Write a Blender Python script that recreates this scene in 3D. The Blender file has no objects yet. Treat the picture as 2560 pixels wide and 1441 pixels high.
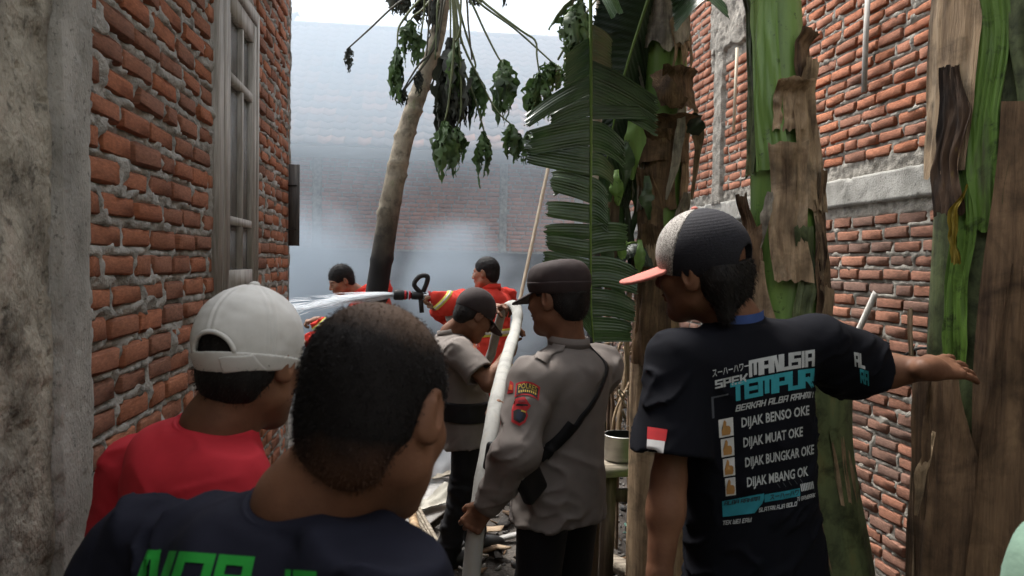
import bpy, bmesh, math, random
import numpy as np
from mathutils import Vector, Matrix, Euler
R = math.radians
random.seed(7); rng = np.random.default_rng(7)
sc = bpy.context.scene
col = sc.collection
# ------------------------------------------------------------------ camera, sky, sun, exposure
FPX = 1862.0; EYE = 1.68
cam_d = bpy.data.cameras.new('camera'); cam = bpy.data.objects.new('camera', cam_d); col.objects.link(cam)
cam_d.sensor_width = 36; cam_d.lens = 36 * FPX / 2560
cam_d.clip_start = .02; cam_d.clip_end = 400
CR = Matrix.Rotation(R(-7.65), 3, 'Z') @ Matrix.Rotation(R(88.0), 3, 'X') @ Matrix.Rotation(R(1.0), 3, 'Z')
cam.matrix_world = Matrix.Translation((0, 0, EYE)) @ CR.to_4x4()
cam_d.dof.use_dof = True; cam_d.dof.focus_distance = 3.2; cam_d.dof.aperture_fstop = 7.0
sc.camera = cam
CRn = np.array(CR)
def P(px, py, d):
    """world point seen at photo pixel (px,py) at depth d metres along the optical axis"""
    v = np.array([(px - 1280) / FPX * d, -(py - 720.5) / FPX * d, -d])
    return CRn @ v + np.array([0, 0, EYE])
def PY(px, py, Y):
    v = CRn @ np.array([(px - 1280) / FPX, -(py - 720.5) / FPX, -1.0])
    return v * (Y / v[1]) + np.array([0, 0, EYE])
def PZ(px, py, Z=0.0):
    v = CRn @ np.array([(px - 1280) / FPX, -(py - 720.5) / FPX, -1.0])
    return v * ((Z - EYE) / v[2]) + np.array([0, 0, EYE])

SUN_EL, SUN_AZ = R(62), R(330)      # azimuth measured clockwise from +Y
w = bpy.data.worlds.new('World'); sc.world = w; w.use_nodes = True
nt = w.node_tree; bg = nt.nodes['Background']
sky = nt.nodes.new('ShaderNodeTexSky'); sky.sky_type = 'NISHITA'; sky.sun_disc = False
sky.sun_elevation = SUN_EL; sky.sun_rotation = SUN_AZ
sky.air_density = 1.0; sky.dust_density = 4.0; sky.ozone_density = 1.0
hs = nt.nodes.new('ShaderNodeHueSaturation'); hs.inputs['Saturation'].default_value = .22
nt.links.new(sky.outputs[0], hs.inputs['Color']); nt.links.new(hs.outputs[0], bg.inputs['Color'])
bg.inputs['Strength'].default_value = .15
sd = bpy.data.lights.new('sun', 'SUN'); sun = bpy.data.objects.new('sun', sd); col.objects.link(sun)
sd.energy = 1.5; sd.angle = R(14); sd.color = (1, .95, .88)
sdir = Vector((math.sin(SUN_AZ) * math.cos(SUN_EL), math.cos(SUN_AZ) * math.cos(SUN_EL), math.sin(SUN_EL)))
sun.rotation_euler = sdir.to_track_quat('Z', 'Y').to_euler(); sun.location = (0, 0, 12)
sc.view_settings.view_transform = 'Standard'; sc.view_settings.look = 'None'
sc.view_settings.gamma = 1; sc.view_settings.use_curve_mapping = False
sc.view_settings.exposure = 1.9
cy = sc.cycles
cy.max_bounces = 6; cy.diffuse_bounces = 3; cy.glossy_bounces = 2; cy.transmission_bounces = 4
cy.volume_bounces = 2; cy.transparent_max_bounces = 12; cy.volume_step_rate = 1.0; cy.volume_max_steps = 64
cy.use_denoising = True; cy.sample_clamp_indirect = 6
cy.caustics_reflective = False; cy.caustics_refractive = False

# ------------------------------------------------------------------ numpy noise
def _h(ix, iy, iz, seed):
    n = (ix.astype(np.int64) * 374761393 + iy.astype(np.int64) * 668265263 + iz.astype(np.int64) * 1274126177 + seed * 987643) & 0xffffffff
    n = ((n ^ (n >> 13)) * 1274126177) & 0xffffffff
    n = (n ^ (n >> 16)) & 0xffff
    return n.astype(np.float32) / 32767.5 - 1
def vn(p, seed=0):
    p = np.asarray(p, np.float32)
    i = np.floor(p); f = p - i; f = f * f * (3 - 2 * f); i = i.astype(np.int64)
    x, y, z = i[..., 0], i[..., 1], i[..., 2]; fx, fy, fz = f[..., 0], f[..., 1], f[..., 2]
    def l(a, b, t): return a + (b - a) * t
    c = lambda dx, dy, dz: _h(x + dx, y + dy, z + dz, seed)
    return l(l(l(c(0,0,0), c(1,0,0), fx), l(c(0,1,0), c(1,1,0), fx), fy), l(l(c(0,0,1), c(1,0,1), fx), l(c(0,1,1), c(1,1,1), fx), fy), fz)
def fbm(p, o=4, seed=0):
    s = 0; a = .5
    p = np.asarray(p, np.float32)
    for k in range(o):
        s = s + a * vn(p * 2 ** k, seed + k); a *= .5
    return s
def sstep(a, b, x):
    t = np.clip((x - a) / (b - a), 0, 1); return t * t * (3 - 2 * t)

# ------------------------------------------------------------------ objects
def link(o, parent=None):
    col.objects.link(o)
    if parent is not None: o.parent = parent
    return o
def tag(o, label=None, cat=None, group=None, kind=None):
    if label: o['label'] = label
    if cat: o['category'] = cat
    if group: o['group'] = group
    if kind: o['kind'] = kind
    return o
def thing(name, label, cat, loc=(0, 0, 0), rot=(0, 0, 0), group=None):
    o = bpy.data.objects.new(name, None); link(o); o.empty_display_size = .1
    o.location = loc; o.rotation_euler = rot
    return tag(o, label, cat, group, 'thing')
def mesh(name, V, F, smooth=True, mats=()):
    """V (n,3); F: (m,4)/(m,3) array or list of lists"""
    me = bpy.data.meshes.new(name)
    V = np.ascontiguousarray(V, np.float32).reshape(-1, 3)
    if isinstance(F, np.ndarray) and F.ndim == 2:
        m, k = F.shape; starts = np.arange(m) * k; tot = np.full(m, k); idx = F.ravel()
    else:
        tot = np.array([len(f) for f in F]); starts = np.concatenate([[0], np.cumsum(tot)[:-1]]) if len(F) else np.array([], int)
        idx = np.array([i for f in F for i in f])
    me.vertices.add(len(V)); me.vertices.foreach_set('co', V.ravel())
    me.loops.add(len(idx)); me.loops.foreach_set('vertex_index', idx.astype(np.int32))
    me.polygons.add(len(tot)); me.polygons.foreach_set('loop_start', starts.astype(np.int32)); me.polygons.foreach_set('loop_total', tot.astype(np.int32))
    me.update(calc_edges=True); me.validate()
    if smooth: me.polygons.foreach_set('use_smooth', np.ones(len(me.polygons), bool))
    for m_ in (mats if isinstance(mats, (list, tuple)) else [mats]): me.materials.append(m_)
    return me
def part(name, V, F, m, parent=None, smooth=True, label=None, kind=None, loc=None, rot=None):
    o = bpy.data.objects.new(name, mesh(name, V, F, smooth, m)); link(o, parent)
    if loc is not None: o.location = loc
    if rot is not None: o.rotation_euler = rot
    return tag(o, label, kind=kind)
class MB:
    def __init__(s): s.V = []; s.F = []; s.n = 0
    def add(s, V, F):
        V = np.asarray(V, float).reshape(-1, 3)
        s.V.append(V); s.F += [[i + s.n for i in f] for f in F]; s.n += len(V); return s
    def box(s, c, h, rot=None, jit=0.0):
        v = np.array([[x, y, z] for x in (-1, 1) for y in (-1, 1) for z in (-1, 1)], float) * np.array(h)
        if jit: v += rng.uniform(-jit, jit, v.shape)
        if rot is not None: v = v @ np.array(Euler(rot).to_matrix()).T
        return s.add(v + np.array(c), [[0,1,3,2],[4,6,7,5],[0,4,5,1],[2,3,7,6],[0,2,6,4],[1,5,7,3]])
    def tube(s, pts, rad, n=8, cap=True, flat=1.0, up=None, wob=0.0):
        pts = np.asarray(pts, float); m = len(pts); rad = np.broadcast_to(np.asarray(rad, float), (m,))
        T = np.gradient(pts, axis=0); T /= np.linalg.norm(T, axis=1)[:, None] + 1e-9
        u = np.array(up if up is not None else ([0, 0, 1.] if abs(T[0][2]) < .9 else [1., 0, 0]))
        V = []
        for i in range(m):
            u = u - T[i] * np.dot(u, T[i]); u /= np.linalg.norm(u) + 1e-9; b = np.cross(T[i], u)
            a = np.arange(n) / n * 2 * np.pi
            rr = rad[i] * (1 + (rng.uniform(-wob, wob, n) if wob else 0))
            V.append(pts[i] + (np.cos(a) * rr)[:, None] * u * flat + (np.sin(a) * rr)[:, None] * b)
        F = [[i * n + j, i * n + (j + 1) % n, (i + 1) * n + (j + 1) % n, (i + 1) * n + j] for i in range(m - 1) for j in range(n)]
        if cap: F += [list(range(n))[::-1], [(m - 1) * n + j for j in range(n)]]
        return s.add(np.concatenate(V), F)
    def lathe(s, prof, n=24, c=(0, 0, 0), M=None):
        V = np.array([[r * math.cos(2 * math.pi * j / n), r * math.sin(2 * math.pi * j / n), z] for r, z in prof for j in range(n)])
        if M is not None: V = V @ np.asarray(M).T
        F = [[i * n + j, i * n + (j + 1) % n, (i + 1) * n + (j + 1) % n, (i + 1) * n + j] for i in range(len(prof) - 1) for j in range(n)]
        return s.add(V + np.array(c), F)
    def grid(s, G):
        a, b = G.shape[:2]
        return s.add(G.reshape(-1, 3), [[i * b + j, (i + 1) * b + j, (i + 1) * b + j + 1, i * b + j + 1] for i in range(a - 1) for j in range(b - 1)])
    def out(s, name, m, parent=None, **k):
        return part(name, np.concatenate(s.V), s.F, m, parent, **k)
def gridF(a, b):
    i, j = np.meshgrid(np.arange(a - 1), np.arange(b - 1), indexing='ij'); i = i.ravel(); j = j.ravel()
    return np.stack([i * b + j, (i + 1) * b + j, (i + 1) * b + j + 1, i * b + j + 1], 1)
def spline(pts, n):
    pts = np.asarray(pts, float); m = len(pts)
    if m < 3:
        t = np.linspace(0, 1, n)[:, None]; return pts[0] * (1 - t) + pts[-1] * t
    q = np.concatenate([[2 * pts[0] - pts[1]], pts, [2 * pts[-1] - pts[-2]]])
    o = []
    for t in np.linspace(0, m - 1 - 1e-6, n):
        i = int(t); f = t - i; a, b, c, d = q[i:i + 4]
        o.append(.5 * ((2 * b) + (c - a) * f + (2 * a - 5 * b + 4 * c - d) * f * f + (-a + 3 * b - 3 * c + d) * f ** 3))
    return np.array(o)

# ------------------------------------------------------------------ materials
def M(name, c1, c2=None, scale=8., stretch=(1, 1, 1), detail=6, rough=.8, bump=.3, bscale=60., c3=None, pos=(.35, .65, .8), metal=0, rand=0., spec=.3,
      dist=.004, sss=0., vrand=None, rvar=0., coat=0., bstretch=None, trans=0., sheen=0., blot=None):
    m = bpy.data.materials.new(name); m.use_nodes = True; t = m.node_tree; N = t.nodes; L = t.links
    b = N['Principled BSDF']; c2 = c2 or c1
    tc = N.new('ShaderNodeTexCoord'); oi = N.new('ShaderNodeObjectInfo')
    mu = N.new('ShaderNodeVectorMath'); mu.operation = 'MULTIPLY_ADD'
    cx = N.new('ShaderNodeCombineXYZ')
    for i in range(3): L.new(oi.outputs['Random'], cx.inputs[i])
    L.new(cx.outputs[0], mu.inputs[0]); mu.inputs[1].default_value = (37, 17, 23) if rand or vrand else (0, 0, 0); L.new(tc.outputs['Object'], mu.inputs[2])
    mp = N.new('ShaderNodeMapping'); mp.inputs['Scale'].default_value = stretch; L.new(mu.outputs[0], mp.inputs['Vector'])
    nz = N.new('ShaderNodeTexNoise'); nz.inputs['Scale'].default_value = scale; nz.inputs['Detail'].default_value = detail; nz.inputs['Roughness'].default_value = .62
    L.new(mp.outputs[0], nz.inputs['Vector'])
    cr = N.new('ShaderNodeValToRGB'); L.new(nz.outputs['Fac'], cr.inputs[0]); e = cr.color_ramp.elements
    e[0].position = pos[0]; e[0].color = (*c1, 1); e[1].position = pos[1]; e[1].color = (*c2, 1)
    if c3: x = e.new(pos[2]); x.color = (*c3, 1)
    out = cr.outputs[0]
    if blot:       # irregular stains: (scale, darkest factor, threshold lo, hi)
        nb_ = N.new('ShaderNodeTexNoise'); nb_.inputs['Scale'].default_value = blot[0]; nb_.inputs['Detail'].default_value = 5; nb_.inputs['Roughness'].default_value = .65; nb_.inputs['Distortion'].default_value = .4; L.new(mu.outputs[0], nb_.inputs['Vector'])
        mb_ = N.new('ShaderNodeMapRange'); mb_.inputs[1].default_value = blot[2]; mb_.inputs[2].default_value = blot[3]; mb_.inputs[3].default_value = blot[1]; mb_.inputs[4].default_value = 1; L.new(nb_.outputs['Fac'], mb_.inputs[0])
        mm_ = N.new('ShaderNodeVectorMath'); mm_.operation = 'SCALE'; L.new(out, mm_.inputs[0]); L.new(mb_.outputs[0], mm_.inputs['Scale']); out = mm_.outputs[0]
    if vrand:      # per-object colour choice from a list
        r2 = N.new('ShaderNodeValToRGB'); r2.color_ramp.interpolation = 'LINEAR'
        ee = r2.color_ramp.elements
        for k, c in enumerate(vrand):
            x = ee[k] if k < 2 else ee.new(.5)
            x.position = k / (len(vrand) - 1); x.color = (*c, 1)
        L.new(oi.outputs['Random'], r2.inputs[0])
        mx = N.new('ShaderNodeMix'); mx.data_type = 'RGBA'; mx.blend_type = 'MULTIPLY'; mx.inputs[0].default_value = 1
        L.new(out, mx.inputs[6]); L.new(r2.outputs[0], mx.inputs[7]); out = mx.outputs[2]
    elif rand:
        hv = N.new('ShaderNodeHueSaturation'); mr = N.new('ShaderNodeMapRange'); mr.inputs[3].default_value = 1 - rand; mr.inputs[4].default_value = 1 + rand
        L.new(oi.outputs['Random'], mr.inputs[0]); L.new(mr.outputs[0], hv.inputs['Value']); L.new(out, hv.inputs['Color']); out = hv.outputs[0]
    L.new(out, b.inputs['Base Color'])
    b.inputs['Roughness'].default_value = rough; b.inputs['Metallic'].default_value = metal; b.inputs['Specular IOR Level'].default_value = spec
    if rvar:
        m2 = N.new('ShaderNodeMapRange'); m2.inputs[3].default_value = rough - rvar; m2.inputs[4].default_value = rough + rvar
        L.new(nz.outputs['Fac'], m2.inputs[0]); L.new(m2.outputs[0], b.inputs['Roughness'])
    if sss: b.inputs['Subsurface Weight'].default_value = sss; b.inputs['Subsurface Radius'].default_value = (.012, .005, .003)
    if coat: b.inputs['Coat Weight'].default_value = coat; b.inputs['Coat Roughness'].default_value = .25
    if sheen: b.inputs['Sheen Weight'].default_value = sheen; b.inputs['Sheen Roughness'].default_value = .5
    if trans:
        tr = N.new('ShaderNodeBsdfTranslucent'); ms = N.new('ShaderNodeMixShader'); ms.inputs[0].default_value = trans
        L.new(out, tr.inputs[0]); L.new(b.outputs[0], ms.inputs[1]); L.new(tr.outputs[0], ms.inputs[2]); L.new(ms.outputs[0], N['Material Output'].inputs[0])
    if bump:
        mp2 = N.new('ShaderNodeMapping'); mp2.inputs['Scale'].default_value = bstretch or stretch; L.new(mu.outputs[0], mp2.inputs['Vector'])
        n2 = N.new('ShaderNodeTexNoise'); n2.inputs['Scale'].default_value = bscale; n2.inputs['Detail'].default_value = 5; L.new(mp2.outputs[0], n2.inputs['Vector'])
        bp = N.new('ShaderNodeBump'); bp.inputs['Strength'].default_value = bump; bp.inputs['Distance'].default_value = dist
        L.new(n2.outputs['Fac'], bp.inputs['Height']); L.new(bp.outputs[0], b.inputs['Normal'])
    return m
def PX(px, py, X):
    v = CRn @ np.array([(px - 1280) / FPX, -(py - 720.5) / FPX, -1.0])
    return v * (X / v[0]) + np.array([0, 0, EYE])
# ------------------------------------------------------------------ implicit surfaces -> mesh (sparse surface nets)
def smin(a, b, k):
    if k <= 0: return np.minimum(a, b)
    h = np.clip(.5 + .5 * (b - a) / k, 0, 1); return b + (a - b) * h - k * h * (1 - h)
def smax(a, b, k): return -smin(-a, -b, k)
def rotm(y=0, p=0, r=0):
    """yaw about z, pitch about x (positive = look up), roll about y; maps local -> parent"""
    return np.array(Matrix.Rotation(R(y), 3, 'Z') @ Matrix.Rotation(R(p), 3, 'X') @ Matrix.Rotation(R(r), 3, 'Y'))
def d_cone(p, a, b, ra, rb):
    a = np.asarray(a, np.float32); b = np.asarray(b, np.float32); ab = b - a; l2 = float(ab @ ab) + 1e-9
    t = np.clip((p - a) @ ab / l2, 0, 1)
    return np.linalg.norm(p - a - t[:, None] * ab, axis=1) - (ra + (rb - ra) * t)
def d_ell(p, c, r, Rm=None):
    q = p - np.asarray(c, np.float32)
    if Rm is not None: q = q @ np.asarray(Rm, np.float32)
    r = np.asarray(r, np.float32); k0 = np.linalg.norm(q / r, axis=1); k1 = np.linalg.norm(q / (r * r), axis=1)
    return k0 * (k0 - 1) / (k1 + 1e-9)
def d_box(p, c, h, Rm=None, rd=.005):
    q = p - np.asarray(c, np.float32)
    if Rm is not None: q = q @ np.asarray(Rm, np.float32)
    q = np.abs(q) - (np.asarray(h, np.float32) - rd)
    return np.linalg.norm(np.maximum(q, 0), axis=1) + np.minimum(q.max(1), 0) - rd
def d_loft(p, o, Rm, st, e=2.0):
    """elliptic loft along local z; st rows: z, rx, ry, ox, oy"""
    q = (p - np.asarray(o, np.float32)) @ np.asarray(Rm, np.float32); st = np.asarray(st, np.float32); z = q[:, 2]
    zz = np.clip(z, st[0, 0], st[-1, 0])
    zs = np.linspace(st[0, 0], st[-1, 0], 40); sp = spline(st, 400); 
    f = lambda k: np.interp(zz, sp[:, 0], sp[:, k])
    x = q[:, 0] - f(3); y = q[:, 1] - f(4); rx = f(1); ry = f(2)
    if e == 2.0:
        k0 = np.sqrt((x / rx) ** 2 + (y / ry) ** 2); k1 = np.sqrt((x / rx ** 2) ** 2 + (y / ry ** 2) ** 2); d = k0 * (k0 - 1) / (k1 + 1e-6)
        d = np.where(k0 < .05, -np.minimum(rx, ry), d)
    else:
        k0 = (np.abs(x / rx) ** e + np.abs(y / ry) ** e) ** (1 / e); d = (k0 - 1) * np.minimum(rx, ry)
    out = np.maximum(st[0, 0] - z, z - st[-1, 0])
    return np.where(out > 0, np.sqrt(np.maximum(d, 0) ** 2 + out ** 2), np.maximum(d, out))
class S:
    def __init__(s): s.ops = []; s.post = []
    def add(s, f, k=.02, mode='+', box=None): s.ops.append((f, k, mode, box)); return s
    def cone(s, a, b, ra, rb, k=.02, mode='+'):
        a = np.asarray(a, float); b = np.asarray(b, float); rr = max(ra, rb)
        return s.add(lambda p: d_cone(p, a, b, ra, rb), k, mode, (np.minimum(a, b) - rr, np.maximum(a, b) + rr))
    def ell(s, c, r, Rm=None, k=.02, mode='+'):
        c = np.asarray(c, float); rr = max(r); return s.add(lambda p: d_ell(p, c, r, Rm), k, mode, (c - rr, c + rr))
    def bx(s, c, h, Rm=None, rd=.005, k=.0, mode='+'):
        c = np.asarray(c, float); rr = np.linalg.norm(h); return s.add(lambda p: d_box(p, c, h, Rm, rd), k, mode, (c - rr, c + rr))
    def loft(s, o, Rm, st, k=.03, e=2.0): return s.add(lambda p: d_loft(p, o, Rm, st, e), k, '+', None)
    def cut(s, pt, n, k=0.0):
        """remove the side n points to"""
        pt = np.asarray(pt, np.float32); n = np.asarray(n, np.float32); n = n / np.linalg.norm(n)
        return s.add(lambda p: (p - pt) @ n, k, '&', None)
    def __call__(s, p, far=False):
        p = np.asarray(p, np.float32); d = np.full(len(p), 1.0, np.float32)
        for f, k, mode, box in s.ops:
            if box is not None and not far:
                mg = k + .03
                m = np.all((p > box[0] - mg) & (p < box[1] + mg), axis=1)
                if not m.any(): continue
                if mode == '+': d[m] = smin(d[m], f(p[m]), k)
                elif mode == '-': d[m] = smax(d[m], -f(p[m]), k)
                else: d[m] = smax(d[m], f(p[m]), k)
            else:
                v = f(p)
                d = smin(d, v, k) if mode == '+' else (smax(d, -v, k) if mode == '-' else smax(d, v, k))
        for g in s.post: d = d + g(p)
        return d
    def bounds(s):
        b = [o[3] for o in s.ops if o[3] is not None and o[2] == '+']
        return np.min([x[0] for x in b], axis=0), np.max([x[1] for x in b], axis=0)
def net(f, lo, hi, h, B=8, marg=1.35):
    lo = np.asarray(lo, float) - h * 2; hi = np.asarray(hi, float) + h * 2
    nb = np.maximum(1, np.ceil((hi - lo) / (h * B)).astype(int))
    ix = np.stack(np.meshgrid(*[np.arange(n) for n in nb], indexing='ij'), -1).reshape(-1, 3)
    c = lo + (ix + .5) * h * B
    try: dv = f(c, far=True)
    except TypeError: dv = f(c)
    ix = ix[np.abs(dv) < h * B * .87 * marg + .004]
    if len(ix) == 0: return np.zeros((0, 3)), np.zeros((0, 4), int)
    o = np.stack(np.meshgrid(*[np.arange(B + 1)] * 3, indexing='ij'), -1)
    g = ix[:, None, None, None, :] * B + o[None]
    pos = (lo + g.reshape(-1, 3) * h).astype(np.float32)
    v = np.empty(len(pos), np.float32)
    for a in range(0, len(pos), 400000): v[a:a + 400000] = f(pos[a:a + 400000])
    v = v.reshape(len(ix), B + 1, B + 1, B + 1)
    sgn = v < 0
    sl = [(slice(None),) + tuple(slice(x, B + x) for x in (i, j, k)) for i in (0, 1) for j in (0, 1) for k in (0, 1)]
    cnt = sum(sgn[q].astype(np.int8) for q in sl)
    act = (cnt > 0) & (cnt < 8)
    b_, i_, j_, k_ = np.nonzero(act)
    cv = np.stack([v[q][act] for q in sl], 1)             # corner order ijk
    off = np.array([(i, j, k) for i in (0, 1) for j in (0, 1) for k in (0, 1)], np.float32)
    acc = np.zeros((len(b_), 3), np.float32); n = np.zeros(len(b_), np.float32)
    for a in range(8):
        for bb in (a ^ 1, a ^ 2, a ^ 4):
            if bb < a: continue
            m = (cv[:, a] < 0) != (cv[:, bb] < 0)
            t = cv[m, a] / (cv[m, a] - cv[m, bb])
            acc[m] += off[a] + (off[bb] - off[a]) * t[:, None]; n[m] += 1
    gi = ix[b_] * B + np.stack([i_, j_, k_], 1)
    V = lo + (gi + acc / n[:, None]) * h
    D = nb * B + 2
    lin = (gi[:, 0] * D[1] + gi[:, 1]) * D[2] + gi[:, 2]
    order = np.argsort(lin); ls = lin[order]
    stp = np.array([D[1] * D[2], D[2], 1])
    Q = []
    for ax, (u, w_) in ((0, (1, 2)), (1, (2, 0)), (2, (0, 1))):
        bb = [4, 2, 1][ax]
        s0 = cv[:, 0] < 0; s1 = cv[:, bb] < 0
        m = np.nonzero(s0 != s1)[0]
        ids = []; ok = np.ones(len(m), bool)
        for du, dw in ((0, 0), (1, 0), (1, 1), (0, 1)):
            t = lin[m] - du * stp[u] - dw * stp[w_]
            pidx = np.clip(np.searchsorted(ls, t), 0, len(ls) - 1); ok &= ls[pidx] == t; ids.append(order[pidx])
        q = np.stack(ids, 1); fl = ~s0[m]
        q[fl] = q[fl][:, ::-1]
        Q.append(q[ok])
    Q = np.concatenate(Q)
    # two Newton steps toward the surface smooth the result
    return V, Q
def sdf_part(name, f, lo, hi, h, m, parent, **k):
    V, F = net(f, lo, hi, h)
    return part(name, V, F, m, parent, **k)
def grad(f, p, e=.003):
    return np.stack([f(p + np.eye(3, dtype=np.float32)[i] * e) - f(p - np.eye(3, dtype=np.float32)[i] * e) for i in range(3)], 1) / (2 * e)
# ------------------------------------------------------------------ ground
m_ground = M('wet_earth', (.035, .028, .022), (.085, .075, .065), 3.5, rough=.85, bump=.8, bscale=45, c3=(.13, .12, .11), dist=.02)
def ground_h(x, y):
    q = np.stack([x, y, 0 * x], -1)
    return .05 * fbm(q * 1.1, 4, 3) + .02 * fbm(q * 6, 3, 8) + .10 * sstep(6.5, 9, y) * (fbm(q * .9 + 5, 4, 5) + .35)
gx = np.concatenate([[-150, -60, -25, -12, -7], np.arange(-4.5, 5.6, .07), [7, 12, 25, 60, 150]])
gy = np.concatenate([[-150, -60, -25, -10, -5, -3], np.arange(-1.5, 13.3, .07), [16, 22, 40, 90, 200]])
G = np.stack(np.meshgrid(gx, gy, indexing='ij'), -1)
Z = np.where((np.abs(G[..., 0]) < 7) & (G[..., 1] > -3) & (G[..., 1] < 14), ground_h(G[..., 0], G[..., 1]), -.02)
tag(part('ground', np.concatenate([G, Z[..., None]], -1).reshape(-1, 3), gridF(len(gx), len(gy)), m_ground), kind='structure')
def gh(x, y): return float(ground_h(np.array([x], np.float32), np.array([y], np.float32))[0])

# ------------------------------------------------------------------ masonry
C_BR = [(.47, .18, .095), (.40, .16, .092), (.45, .19, .108), (.35, .155, .098), (.29, .145, .10), (.46, .18, .095), (.39, .15, .085), (.38, .16, .098), (.24, .14, .108), (.44, .175, .094)]
m_brick = M('fired_brick', (.62, .58, .56), (1.12, 1.06, 1.0), 9, rough=.92, bump=.75, bscale=85, vrand=C_BR, c3=(1.35, 1.6, 1.75), pos=(.3, .62, .8), dist=.006)
m_brick_old = M('old_brick', (.55, .56, .58), (1.0, 1.0, 1.0), 8, rough=.93, bump=.7, bscale=70, pos=(.3, .6, .78), c3=(1.3, 1.6, 1.8), dist=.006,
                vrand=[(.30, .13, .08), (.25, .118, .078), (.33, .145, .088), (.21, .115, .082), (.28, .135, .09), (.18, .108, .082)])
m_brick_far = M('far_brick', (.7, .7, .7), (1.05, 1, 1), 3, rough=.95, bump=.3, bscale=30, vrand=[(.34, .17, .12), (.40, .19, .13), (.30, .19, .15), (.37, .16, .1)])
m_mortar = M('rough_mortar', (.15, .145, .13), (.33, .32, .295), 14, rough=.95, bump=.9, bscale=110, c3=(.40, .39, .36), pos=(.32, .55, .75), dist=.008)
m_mortar_r = M('pale_mortar', (.13, .12, .105), (.28, .26, .225), 18, rough=.95, bump=1, bscale=110, c3=(.40, .375, .33), pos=(.3, .55, .75), dist=.008)
m_conc = M('stained_concrete', blot=(55, .45, .33, .41), c1=(.19, .185, .165), c2=(.36, .35, .32), scale=7, stretch=(1, 1, .55), detail=12, rough=.92, bump=.9, bscale=160, c3=(.40, .39, .36), pos=(.3, .58, .8), dist=.005)
m_conc_d = M('dirty_plaster', blot=(26, .4, .33, .45), c1=(.10, .09, .072), c2=(.36, .335, .275), scale=8, stretch=(1, 1, .6), detail=12, rough=.95, bump=1, bscale=120, c3=(.42, .345, .29), pos=(.3, .56, .78), dist=.008)

def brick_mesh(seed, m, nx=5, nz=4):
    r = np.random.default_rng(seed)
    xs = np.array([-.5] + list(np.linspace(-.46, .46, nx - 2)) + [.5]); zs = np.array([-.5] + list(np.linspace(-.38, .38, nz - 2)) + [.5])
    V = []
    for i, x in enumerate(xs):
        for k, z in enumerate(zs):
            edge = (i in (0, nx - 1)) + (k in (0, nz - 1))
            jx, jz = r.uniform(-.012, .012), r.uniform(-.05, .05)
            y = r.uniform(-.002, .0025) + (.002 + r.uniform(0, .005)) * (edge > 0) + .003 * (edge == 2)
            sh = .03 * (edge == 2) * r.uniform(.3, 1.4)
            V.append([x * (1 - sh) + jx, y, z * (1 - 2 * sh) + jz])
    F = [list(map(int, f)) for f in gridF(nx, nz)[:, ::-1]]
    ring = [i * nz for i in range(nx)] + [(nx - 1) * nz + k for k in range(1, nz)] + [i * nz + nz - 1 for i in range(nx - 2, -1, -1)] + [k for k in range(nz - 2, 0, -1)]
    n0 = len(V); V += [[V[i][0], .05, V[i][2]] for i in ring]; m_ = len(ring)
    F += [[ring[j], n0 + j, n0 + (j + 1) % m_, ring[(j + 1) % m_]][::-1] for j in range(m_)]
    me = mesh('brick', np.array(V), F, False, m)
    return me
def frame_px(wp):
    v = CRn.T @ (np.asarray(wp) - [0, 0, EYE])
    if v[2] > -.2: return None
    return 1280 - v[0] / v[2] * FPX, 720.5 + v[1] / v[2] * FPX, -v[2]
def lay_bricks(parent, toworld, u0, u1, z0, z1, skip, course, joint, blen, front, mat_fn, meshes, nmax=300, seed=1, jit=1.0):
    """returns the brick rectangles; the ones largest in the picture become objects, the rest one joined part"""
    r = np.random.default_rng(seed); rects = []
    nrow = int((z1 - z0) / course)
    for k in range(nrow):
        zc = z0 + (k + .5) * course; u = u0 + (0 if k % 2 else -blen * .5) + r.uniform(-.03, .03)
        while u < u1:
            L = blen * r.uniform(.84, 1.08)
            if r.random() < .13: L *= .52
            a, b = max(u, u0), min(u + L, u1)
            zz = zc + r.uniform(-.004, .004) * jit; H = (course - joint) * r.uniform(.9, 1.1)
            u += L + joint * r.uniform(.6, 1.25)
            segs = [(a, b)]
            for (s0, s1, t0, t1) in skip:
                if t0 - course * .35 < zz < t1 + course * .35:
                    segs = [q for (p, q_) in segs for q in ([(p, min(q_, s0)), (max(p, s1), q_)])]
            for (p, q) in segs:
                if q - p > .035: rects.append((p, q, zz - H / 2, zz + H / 2))
    sc_ = []
    for (a, b, c, d) in rects:
        f = frame_px(toworld((a + b) / 2, (c + d) / 2))
        sc_.append(-1 if f is None or not (-30 < f[0] < 2590 and -30 < f[1] < 1470) else (b - a) * (d - c) / f[2] ** 2)
    order = np.argsort(-np.array(sc_))
    rest = {}
    for n_, i in enumerate(order):
        a, b, c, d = rects[i]; mi = mat_fn((a + b) / 2, (c + d) / 2); me = meshes[mi][r.integers(len(meshes[mi]))]
        fy = front + r.uniform(-.006, .004) * jit; ang = (r.uniform(-.02, .02) * jit, r.uniform(-.018, .018) * jit, r.uniform(-.03, .03) * jit)
        if n_ < nmax and sc_[i] > 0:
            o = bpy.data.objects.new('brick', me); link(o, parent)
            o.location = ((a + b) / 2, -fy, (c + d) / 2); o.rotation_euler = ang; o.scale = (b - a, 1, d - c)
        else:
            rest.setdefault(mi, []).append((me, (a + b) / 2, -fy, (c + d) / 2, b - a, d - c))
    for mi, lst in rest.items():
        mb = MB(); cols = []
        for me, x, y, z, sx, sz in lst:
            vv = np.empty(len(me.vertices) * 3, np.float32); me.vertices.foreach_get('co', vv); vv = vv.reshape(-1, 3) * [sx, 1, sz] + [x, y, z]
            mb.add(vv, [list(p.vertices) for p in me.polygons])
        mb.out('brick', [meshes[mi][0].materials[0]], parent, smooth=False, kind='stuff')
    return rects
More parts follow.
